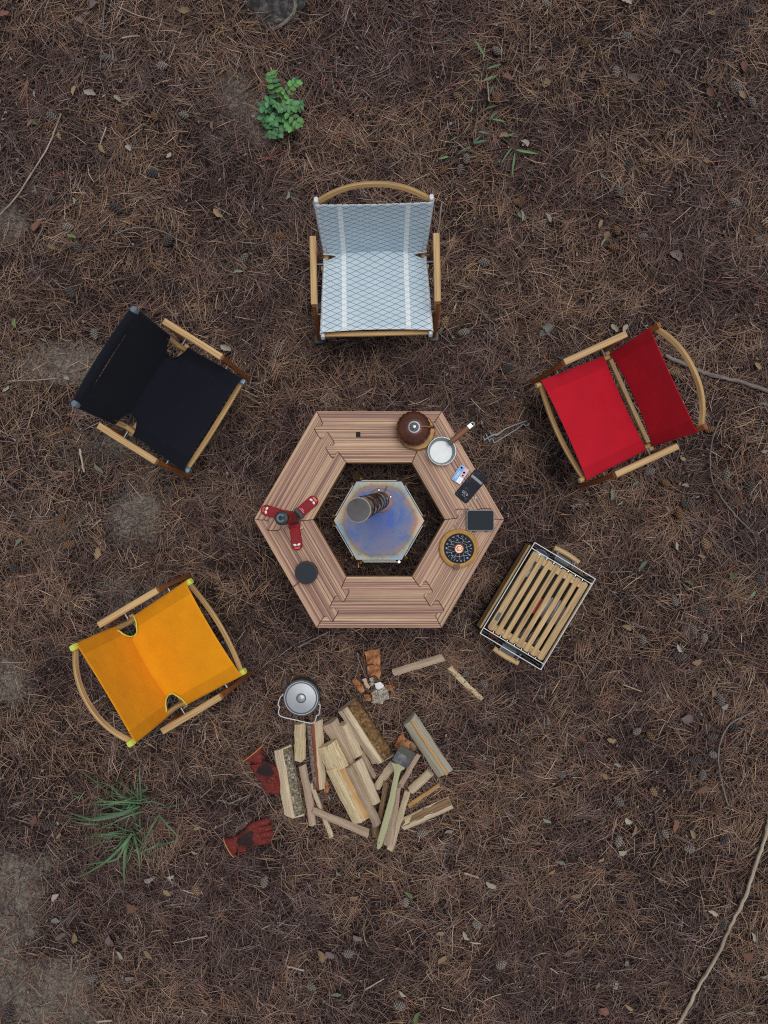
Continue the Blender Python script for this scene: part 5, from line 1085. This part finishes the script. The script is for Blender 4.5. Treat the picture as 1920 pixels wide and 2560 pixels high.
LAND = [((935, 640), 'the pale blue chair'), ((1560, 990), 'the red chair'), ((390, 970), 'the black chair'), ((400, 1660), 'the yellow chair'), ((945, 1020), 'the hexagonal table'), ((950, 1350), 'the camp stove'), ((1340, 1520), 'the crate'), ((850, 1950), 'the firewood'), ((750, 1746), 'the lidded pot'), ((640, 2060), 'the leather gloves'), ((730, 270), 'the leafy seedling'), ((1190, 310), 'the creeping grass'), ((345, 2050), 'the grass tuft'), ((690, 0), 'the burnt stump'), ((1800, 2330), 'the long bleached branch'), ((1870, 2100), 'the long bleached branch'), ((1810, 1890), 'the bent grey twig'), ((1860, 950), 'the thick grey branch'), ((1800, 1250), 'the thin winding twig'), ((70, 430), 'the pale curved reed'), ((1650, 2090), 'the dark brown stick'), ((60, 2480), 'the sandy patch'), ((350, 1270), 'the sandy patch'), ((940, 1680), 'the bark flakes'), ((1130, 1680), 'the lone kindling')]
def near(x_, y_):
    d_, nm = min(((W(*q_).xy - Vector((x_, y_))).length, nm) for q_, nm in LAND)
    return ('beside ' if d_ < .32 else 'a step away from ' if d_ < .75 else 'well away from ') + nm
# ---------------------------------------------------------------- sticks and twigs
M['palestick'] = wood('bleached_stick', (.42, .35, .27), dark=.6, us=12, vs_=90, rough=.85, bumpy=.5)
M['greystick'] = wood('grey_stick', (.20, .17, .155), dark=.55, us=12, vs_=90, rough=.9, bumpy=.6)
M['darkstick'] = wood('dark_stick', (.085, .065, .055), dark=.6, us=12, vs_=90, rough=.9, bumpy=.6)
A0 = Z(0, 0, 2.592); B0 = Z(1280, 0, 2.592); C0 = Z(0, 2000, 2.9625); D0 = Z(1360, 1700, 2.571); E0 = Z(640, 2060, 2.592); F0 = Z(1520, 880, 2.6975); G0 = Z(0, 800, 3.16); H0 = Z(1060, 60, 5.184)
def stick(label, zf, pts, wpx, mat, z=.03, taper=.7, name='stick', group=None, seed=0):
    P = catmull([W(*zf(*q_), z) for q_ in pts], 6); r_ = wpx / 2 / 493; n_ = len(P); rd_ = random.Random(seed + len(pts))
    P = [p_ + Vector((rd_.uniform(-1, 1), rd_.uniform(-1, 1), 0)) * r_ * .35 for p_ in P]
    sc = [(1 - (1 - taper) * i / (n_ - 1)) * rd_.uniform(.9, 1.1) for i in range(n_)]
    g = sweep(P, circ(r_, 7), scales=sc, seed=seed); c = P[n_ // 2].copy(); c.z = z - r_
    if group: label = label + ' ' + near(c.x, c.y); group = group + ': ' + label
    o = obj(name, g, mat, None, True, base=c); tag(o, label, 'stick', group); return o
ID = lambda a, b: (a, b)
stick('long bleached branch curving along the bare forest floor edge', D0, ((1450, 880), (1435, 960), (1390, 1110), (1340, 1250), (1290, 1400), (1200, 1580), (1110, 1780), (1000, 1960), (920, 2120), (850, 2230)), 8.5, M['palestick'], .034, .95, seed=1)
stick('thick grey branch passing under the red chair back', F0, ((390, 25), (560, 100), (690, 155), (850, 190), (1090, 268), (1200, 300)), 10, M['greystick'], .034, 1.0, seed=2)
stick('bent grey twig arching past open pine cones', D0, ((1345, 205), (1270, 240), (1200, 280), (1140, 380), (1120, 500), (1140, 640), (1165, 740), (1185, 810)), 4.2, M['greystick'], .03, .8, seed=3)
stick('thin winding twig running away from the red chair', F0, ((770, 430), (715, 560), (690, 700), (700, 850), (750, 960), (860, 1100), (980, 1225), (1005, 1300)), 3.4, M['greystick'], .03, .9, seed=4)
stick('pale curved reed lying in the needles', A0, ((395, 735), (350, 860), (290, 990), (200, 1130), (110, 1270), (0, 1390)), 4.0, M['palestick'], .03, .9, seed=5)
stick('dark brown stick beside a small closed cone', D0, ((710, 855), (735, 980), (760, 1080), (785, 1165)), 5, M['darkstick'], .028, .9, seed=6)
TW = 'loose twigs on the needles'
for zf, pts, w_, mt in ((A0, ((680, 0), (672, 100), (660, 280), (648, 460)), 2.6, 'greystick'), (A0, ((740, 1520), (850, 1480), (950, 1475), (1050, 1500), (1125, 1535)), 3.0, 'greystick'), (A0, ((900, 1295), (1000, 1240), (1110, 1230), (1235, 1275)), 2.2, 'greystick'), (A0, ((280, 1475), (245, 1540), (210, 1605)), 4, 'greystick'),
                        (A0, ((1555, 1568), (1655, 1580)), 4, 'greystick'), (B0, ((122, 165), (118, 250), (114, 345)), 3.4, 'greystick'), (B0, ((1195, 5), (1140, 60), (1090, 115)), 4, 'greystick'), (B0, ((270, 650), (320, 685), (385, 722)), 2.6, 'darkstick'), (C0, ((533, 1158), (522, 1275)), 6, 'greystick'), (D0, ((690, 1640), (770, 1740), (870, 1850), (1000, 1945)), 2.4, 'greystick'), (D0, ((1100, 2160), (1220, 2130), (1315, 2088)), 3, 'greystick'),
                        (D0, ((1310, 1700), (1318, 1600), (1322, 1530)), 2, 'darkstick'), (E0, ((640, 100), (652, 190), (620, 250), (580, 305)), 2.6, 'greystick'), (G0, ((150, 100), (240, 80), (330, 62)), 5, 'greystick'), (ID, ((1128, 752), (1180, 760), (1225, 800), (1252, 826)), 2.6, 'greystick'), (ID, ((1105, 505), (1098, 560), (1092, 590)), 5, 'greystick'), (ID, ((745, 1618), (790, 1595), (820, 1580)), 5, 'greystick'), (ID, ((570, 2010), (605, 1996), (622, 1988)), 4, 'greystick'), (ID, ((1100, 700), (1130, 1010)), .1, 'greystick')):
    if w_ > 1: stick('thin grey brown twig', zf, pts, w_, M[mt], .028, .8, 'twig', TW, len(pts) + int(pts[0][0]))
for zf, pts, w_ in ((A0, ((770, 45), (880, 95), (1003, 130)), 3.4), (A0, ((790, 248), (850, 236), (905, 235)), 4), (A0, ((688, 822), (665, 890), (640, 955)), 3.4), (C0, ((1418, 1030), (1540, 1005)), 4), (C0, ((720, 1642), (830, 1632)), 5), (C0, ((1490, 1552), (1535, 1592)), 3.4), (C0, ((1352, 665), (1438, 695)), 4), (E0, ((200, 922), (310, 950)), 5), (E0, ((708, 1072), (830, 1003)), 3), (E0, ((1350, 320), (1445, 347)), 5), (E0, ((1390, 768), (1458, 776)), 4), (E0, ((35, 682), (88, 654)), 3.4), (G0, ((632, 1020), (645, 1110), (662, 1200)), 6), (G0, ((60, 483), (250, 478), (440, 462)), 2.6), (G0, ((800, 1575), (725, 1640)), 3.4), (H0, ((820, 735), (832, 870), (843, 1003)), 4), (D0, ((510, 30), (630, 75)), 3.4), (D0, ((40, 1850), (95, 1890)), 3)):
    stick('pale straw coloured splinter', zf, pts, w_, M['palestick'], .030, .85, 'splinter', 'pale splinters on the needles', int(pts[0][0]))

# ---------------------------------------------------------------- pine cones
def cone_geo(spread, seed):
    g = Geo(); nu, nv = 30, 40; rd_ = random.Random(seed); NS = 5; g.t = []
    for i in range(nu + 1):
        t_ = i / nu; zc = t_ - .5; base = max(.02, (math.sin(math.pi * min(1, .06 + t_ * .93)) ** .7) * (1.0 - .28 * t_)) * .40
        for j in range(nv):
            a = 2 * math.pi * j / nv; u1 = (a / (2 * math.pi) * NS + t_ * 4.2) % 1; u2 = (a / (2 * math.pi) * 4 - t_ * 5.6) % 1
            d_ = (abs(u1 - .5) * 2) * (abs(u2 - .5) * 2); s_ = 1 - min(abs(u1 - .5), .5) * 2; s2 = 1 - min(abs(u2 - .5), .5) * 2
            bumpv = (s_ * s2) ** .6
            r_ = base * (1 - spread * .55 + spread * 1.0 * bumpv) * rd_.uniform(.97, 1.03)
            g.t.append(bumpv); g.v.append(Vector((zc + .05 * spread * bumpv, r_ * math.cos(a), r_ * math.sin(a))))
    for i in range(nu):
        for j in range(nv): k = (j + 1) % nv; g.f.append((i * nv + j, i * nv + k, (i + 1) * nv + k, (i + 1) * nv + j))
    g.f.append(tuple(reversed(range(nv)))); g.f.append(tuple(nu * nv + j for j in range(nv)))
    return g
def cone_mat(name, c):
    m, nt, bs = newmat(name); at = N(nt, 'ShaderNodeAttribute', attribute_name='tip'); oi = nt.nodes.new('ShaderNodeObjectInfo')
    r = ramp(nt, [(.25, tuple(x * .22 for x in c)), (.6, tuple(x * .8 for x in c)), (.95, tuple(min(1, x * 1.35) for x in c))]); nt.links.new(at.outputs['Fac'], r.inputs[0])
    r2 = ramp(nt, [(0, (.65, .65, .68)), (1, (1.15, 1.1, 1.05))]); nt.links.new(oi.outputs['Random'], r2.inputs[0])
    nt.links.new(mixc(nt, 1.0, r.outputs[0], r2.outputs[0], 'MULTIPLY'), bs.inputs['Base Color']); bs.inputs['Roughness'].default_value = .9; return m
cone_mats = {'grey': cone_mat('weathered_grey_cone', (.34, .30, .265)), 'brown': cone_mat('brown_cone', (.27, .145, .075)), 'tan': cone_mat('tan_cone', (.36, .245, .13)), 'dark': cone_mat('dark_cone', (.15, .125, .115))}
def cone_mesh(k, sp, v_):
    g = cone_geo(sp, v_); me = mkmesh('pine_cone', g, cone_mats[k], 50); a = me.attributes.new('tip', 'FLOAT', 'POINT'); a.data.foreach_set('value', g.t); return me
cone_lab = {'grey': 'weathered grey pine cone', 'brown': 'reddish brown pine cone', 'tan': 'closed tan pine cone', 'dark': 'dark open pine cone'}
cone_me = {}
for k, sp in (('grey', .55), ('brown', .5), ('tan', .4), ('dark', .75)):
    for v_ in range(2): cone_me[k, v_] = cone_mesh(k, sp, v_)
CONES = [(A0, 'grey', [(690, 375), (1050, 425), (335, 755), (1190, 745), (440, 1470)]), (A0, 'brown', [(1000, 755), (310, 815), (785, 825)]), (A0, 'dark', [(235, 735), (985, 1120), (325, 1290), (505, 1600), (510, 405)]),
         (B0, 'grey', [(225, 25), (745, 235), (1450, 560), (1445, 1310), (850, 1530), (1600, 1555), (1070, 1650), (675, 465), (690, 1235), (1555, 655)]), (B0, 'tan', [(925, 205), (850, 1040)]), (B0, 'dark', [(1070, 50), (1500, 160), (1535, 65), (760, 1065)]), (B0, 'brown', [(475, 275), (960, 550), (60, 1310), (680, 1490), (1555, 1515), (660, 1600)]),
         (C0, 'dark', [(360, 185), (65, 1570)]), (C0, 'grey', [(810, 265), (685, 1320)]), (C0, 'tan', [(1460, 675)]),
         (D0, 'grey', [(600, 330), (110, 610), (480, 780), (780, 990), (480, 1040), (1135, 130), (1020, 610), (935, 1085), (1090, 480)]), (D0, 'brown', [(685, 360), (1110, 825)]), (D0, 'tan', [(705, 720), (1280, 1740)]), (D0, 'dark', [(970, 510), (1085, 365), (1220, 300), (1160, 1030), (1150, 1575)]),
         (E0, 'grey', [(55, 375), (1080, 60), (1430, 655), (360, 1055), (600, 840), (970, 510), (930, 1175), (1590, 910)]),
         (F0, 'grey', [(280, 805), (795, 830), (450, 1680), (650, 1930), (235, 1940), (575, 1870)]), (F0, 'dark', [(540, 1025), (955, 915), (640, 1740), (1030, 1535)]), (F0, 'brown', [(395, 885), (480, 1085), (725, 985), (690, 520)]), (F0, 'tan', [(655, 1290)]),
         (G0, 'brown', [(480, 1570), (545, 1775)]), (G0, 'dark', [(110, 1960)]), (G0, 'grey', [(745, 110)]), (H0, 'tan', [(445, 950)]), (H0, 'brown', [(955, 960), (255, 1890)]), (H0, 'grey', [(940, 340), (550, 1740), (465, 1880)]),
         (ID, 'grey', [(1211, 1709), (1164, 1685), (1625, 1178), (610, 645), (1210, 655), (1620, 925), (1160, 830)]), (ID, 'tan', [(1112, 803), (1690, 930)]), (ID, 'brown', [(1295, 505), (672, 1773), (170, 1075), (890, 1190), (850, 1400), (1345, 1560), (700, 590)]), (ID, 'dark', [(290, 520), (420, 600), (1270, 920), (1830, 670), (1700, 1640), (1325, 1600), (175, 730)])]
rd = random.Random(21)
for zf, kd, L_ in CONES:
    for i, q_ in enumerate(L_):
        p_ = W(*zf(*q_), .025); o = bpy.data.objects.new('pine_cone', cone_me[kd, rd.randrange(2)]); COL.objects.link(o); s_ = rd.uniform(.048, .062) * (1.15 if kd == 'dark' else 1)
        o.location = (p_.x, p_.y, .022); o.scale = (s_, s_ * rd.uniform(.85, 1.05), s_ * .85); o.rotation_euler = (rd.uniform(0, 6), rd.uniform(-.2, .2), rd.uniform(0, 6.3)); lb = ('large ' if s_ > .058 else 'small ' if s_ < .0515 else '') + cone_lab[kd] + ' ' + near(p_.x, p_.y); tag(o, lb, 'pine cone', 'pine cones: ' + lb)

# ---------------------------------------------------------------- fallen leaves
leaf_c = {'tan': (.24, .16, .09), 'sage': (.17, .19, .145), 'mauve': (.135, .10, .095), 'red': (.165, .075, .05), 'green': (.11, .15, .055), 'pale': (.32, .285, .24), 'grey': (.18, .165, .155)}
leaf_lab = {'tan': 'curled tan fallen leaf', 'sage': 'grey green narrow fallen leaf', 'mauve': 'dull mauve brown fallen leaf', 'red': 'flat reddish bark like leaf', 'green': 'yellow green fallen leaf', 'pale': 'pale bleached fallen leaf', 'grey': 'grey dry fallen leaf'}
def dead_leaf(L_, w_, seed, curl):
    rd_ = random.Random(seed); g = leafgeo(L_, w_, .25, curl, 8, oval=rd_.uniform(.7, 1.0))
    for v in g.v: v.y *= rd_.uniform(.72, 1.18); v.x += rd_.uniform(-.02, .02)
    for v in g.v: v.x -= L_ / 2; v.z += .004 * math.sin(v.x * 120 + seed) + .10 * abs(v.y); v.y += .10 * L_ * math.sin(v.x / L_ * 4 + seed)
    return g
leaf_me = {}
for k, c_ in leaf_c.items():
    m_ = leaf_mat(k + '_dead_leaf', c_, .25); m_.node_tree.nodes['Principled BSDF'].inputs['Roughness'].default_value = .8
    for v_ in range(3):
        asp = {'sage': .34, 'green': .45, 'red': .62, 'mauve': .6}.get(k, .5) * (1 + .2 * (v_ - 1)); leaf_me[k, v_] = mkmesh('fallen_leaf', dead_leaf(1, asp, v_ + len(k), .05 + .12 * v_), m_, True)
LEAVES = [(A0, 'green', [(215, 800)]), (A0, 'sage', [(225, 610), (230, 1235), (115, 1035), (480, 1300)]), (A0, 'tan', [(385, 880), (330, 1600), (1195, 65), (1410, 1380), (480, 590), (660, 965), (1375, 815)]), (A0, 'red', [(235, 1460), (20, 95)]), (A0, 'green', [(465, 1530)]), (A0, 'pale', [(760, 635), (830, 955), (580, 600), (1095, 1005)]), (A0, 'mauve', [(525, 130), (610, 30)]),
          (B0, 'tan', [(1295, 80), (615, 1530), (220, 535), (1260, 1045), (1490, 615)]), (B0, 'mauve', [(185, 455), (780, 515), (1065, 335)]), (B0, 'red', [(1280, 600), (1500, 430)]), (B0, 'green', [(1335, 680)]), (B0, 'pale', [(80, 925), (235, 1410), (745, 10)]), (B0, 'sage', [(60, 1400), (590, 1140), (590, 1570)]),
          (C0, 'red', [(250, 150), (985, 795)]), (C0, 'tan', [(435, 265), (1095, 1145), (550, 1025), (1460, 205)]), (C0, 'grey', [(410, 895), (1105, 590)]), (C0, 'mauve', [(450, 1005), (810, 1055), (960, 1320)]), (C0, 'pale', [(890, 1145), (1265, 565), (1440, 385), (410, 720)]),
          (D0, 'red', [(245, 375), (1015, 700), (840, 935), (385, 2130), (1315, 1765)]), (D0, 'tan', [(435, 385), (585, 960), (365, 1155), (50, 1235), (385, 620), (955, 990), (205, 1385), (345, 1965), (545, 2100), (1085, 85)]), (D0, 'mauve', [(925, 255), (165, 1750)]), (D0, 'grey', [(470, 545), (535, 1830)]), (D0, 'sage', [(25, 265), (20, 905), (105, 1175), (1330, 2140), (1420, 1900)]), (D0, 'pale', [(545, 910), (510, 1110), (1085, 1495), (460, 1960), (1165, 170), (1345, 1650)]),
          (E0, 'tan', [(425, 860), (1195, 710), (635, 475), (1205, 880)]), (E0, 'mauve', [(480, 850), (660, 740)]), (E0, 'pale', [(1360, 725), (1525, 400), (950, 1100)]), (E0, 'green', [(1040, 1260), (990, 460)]), (E0, 'sage', [(520, 1105), (535, 320)]), (E0, 'grey', [(1250, 50)]),
          (F0, 'sage', [(185, 890), (80, 1020), (28, 960), (975, 1640), (1045, 355), (235, 1440)]), (F0, 'pale', [(520, 900), (480, 2000), (465, 1310)]), (F0, 'tan', [(400, 1055), (130, 1860), (630, 1375), (600, 2090), (505, 720), (1015, 95)]), (F0, 'green', [(825, 1510), (540, 1555)]), (F0, 'grey', [(1055, 670)]),
          (G0, 'green', [(120, 25)]), (G0, 'sage', [(345, 160), (780, 1175), (140, 1760)]), (G0, 'tan', [(770, 1845)]), (G0, 'pale', [(525, 460), (50, 545)]), (H0, 'red', [(1090, 700)]), (H0, 'mauve', [(1500, 600)]), (H0, 'tan', [(1590, 760)]), (H0, 'pale', [(1305, 1540)]),
          (ID, 'pale', [(1537, 819), (1563, 822), (565, 870)]), (ID, 'grey', [(1366, 825), (1365, 826)]), (ID, 'sage', [(595, 680), (1305, 540), (720, 490), (865, 2090), (600, 950)]), (ID, 'red', [(1450, 1620), (1620, 930), (1288, 1012)]), (ID, 'tan', [(420, 2230), (1500, 560), (1260, 340), (75, 310)]), (ID, 'mauve', [(710, 1710), (1690, 640), (800, 770)])]
for zf, kd, L_ in LEAVES:
    for q_ in L_:
        p_ = W(*zf(*q_), .03); o = bpy.data.objects.new('fallen_leaf', leaf_me[kd, rd.randrange(3)]); COL.objects.link(o); s_ = rd.uniform(.034, .058) * (1.25 if kd in ('red', 'mauve') else 1)
        if q_ == (1366, 825): s_ = .075
        o.location = (p_.x, p_.y, .030 + rd.uniform(0, .006)); o.scale = (s_,) * 3; o.rotation_euler = (rd.uniform(-.25, .25), rd.uniform(-.2, .2), rd.uniform(0, 6.3)); lb = ('large ' if s_ > .052 else 'small ' if s_ < .040 else '') + leaf_lab[kd] + ' ' + near(p_.x, p_.y); tag(o, lb, 'leaf', 'fallen leaves: ' + lb)
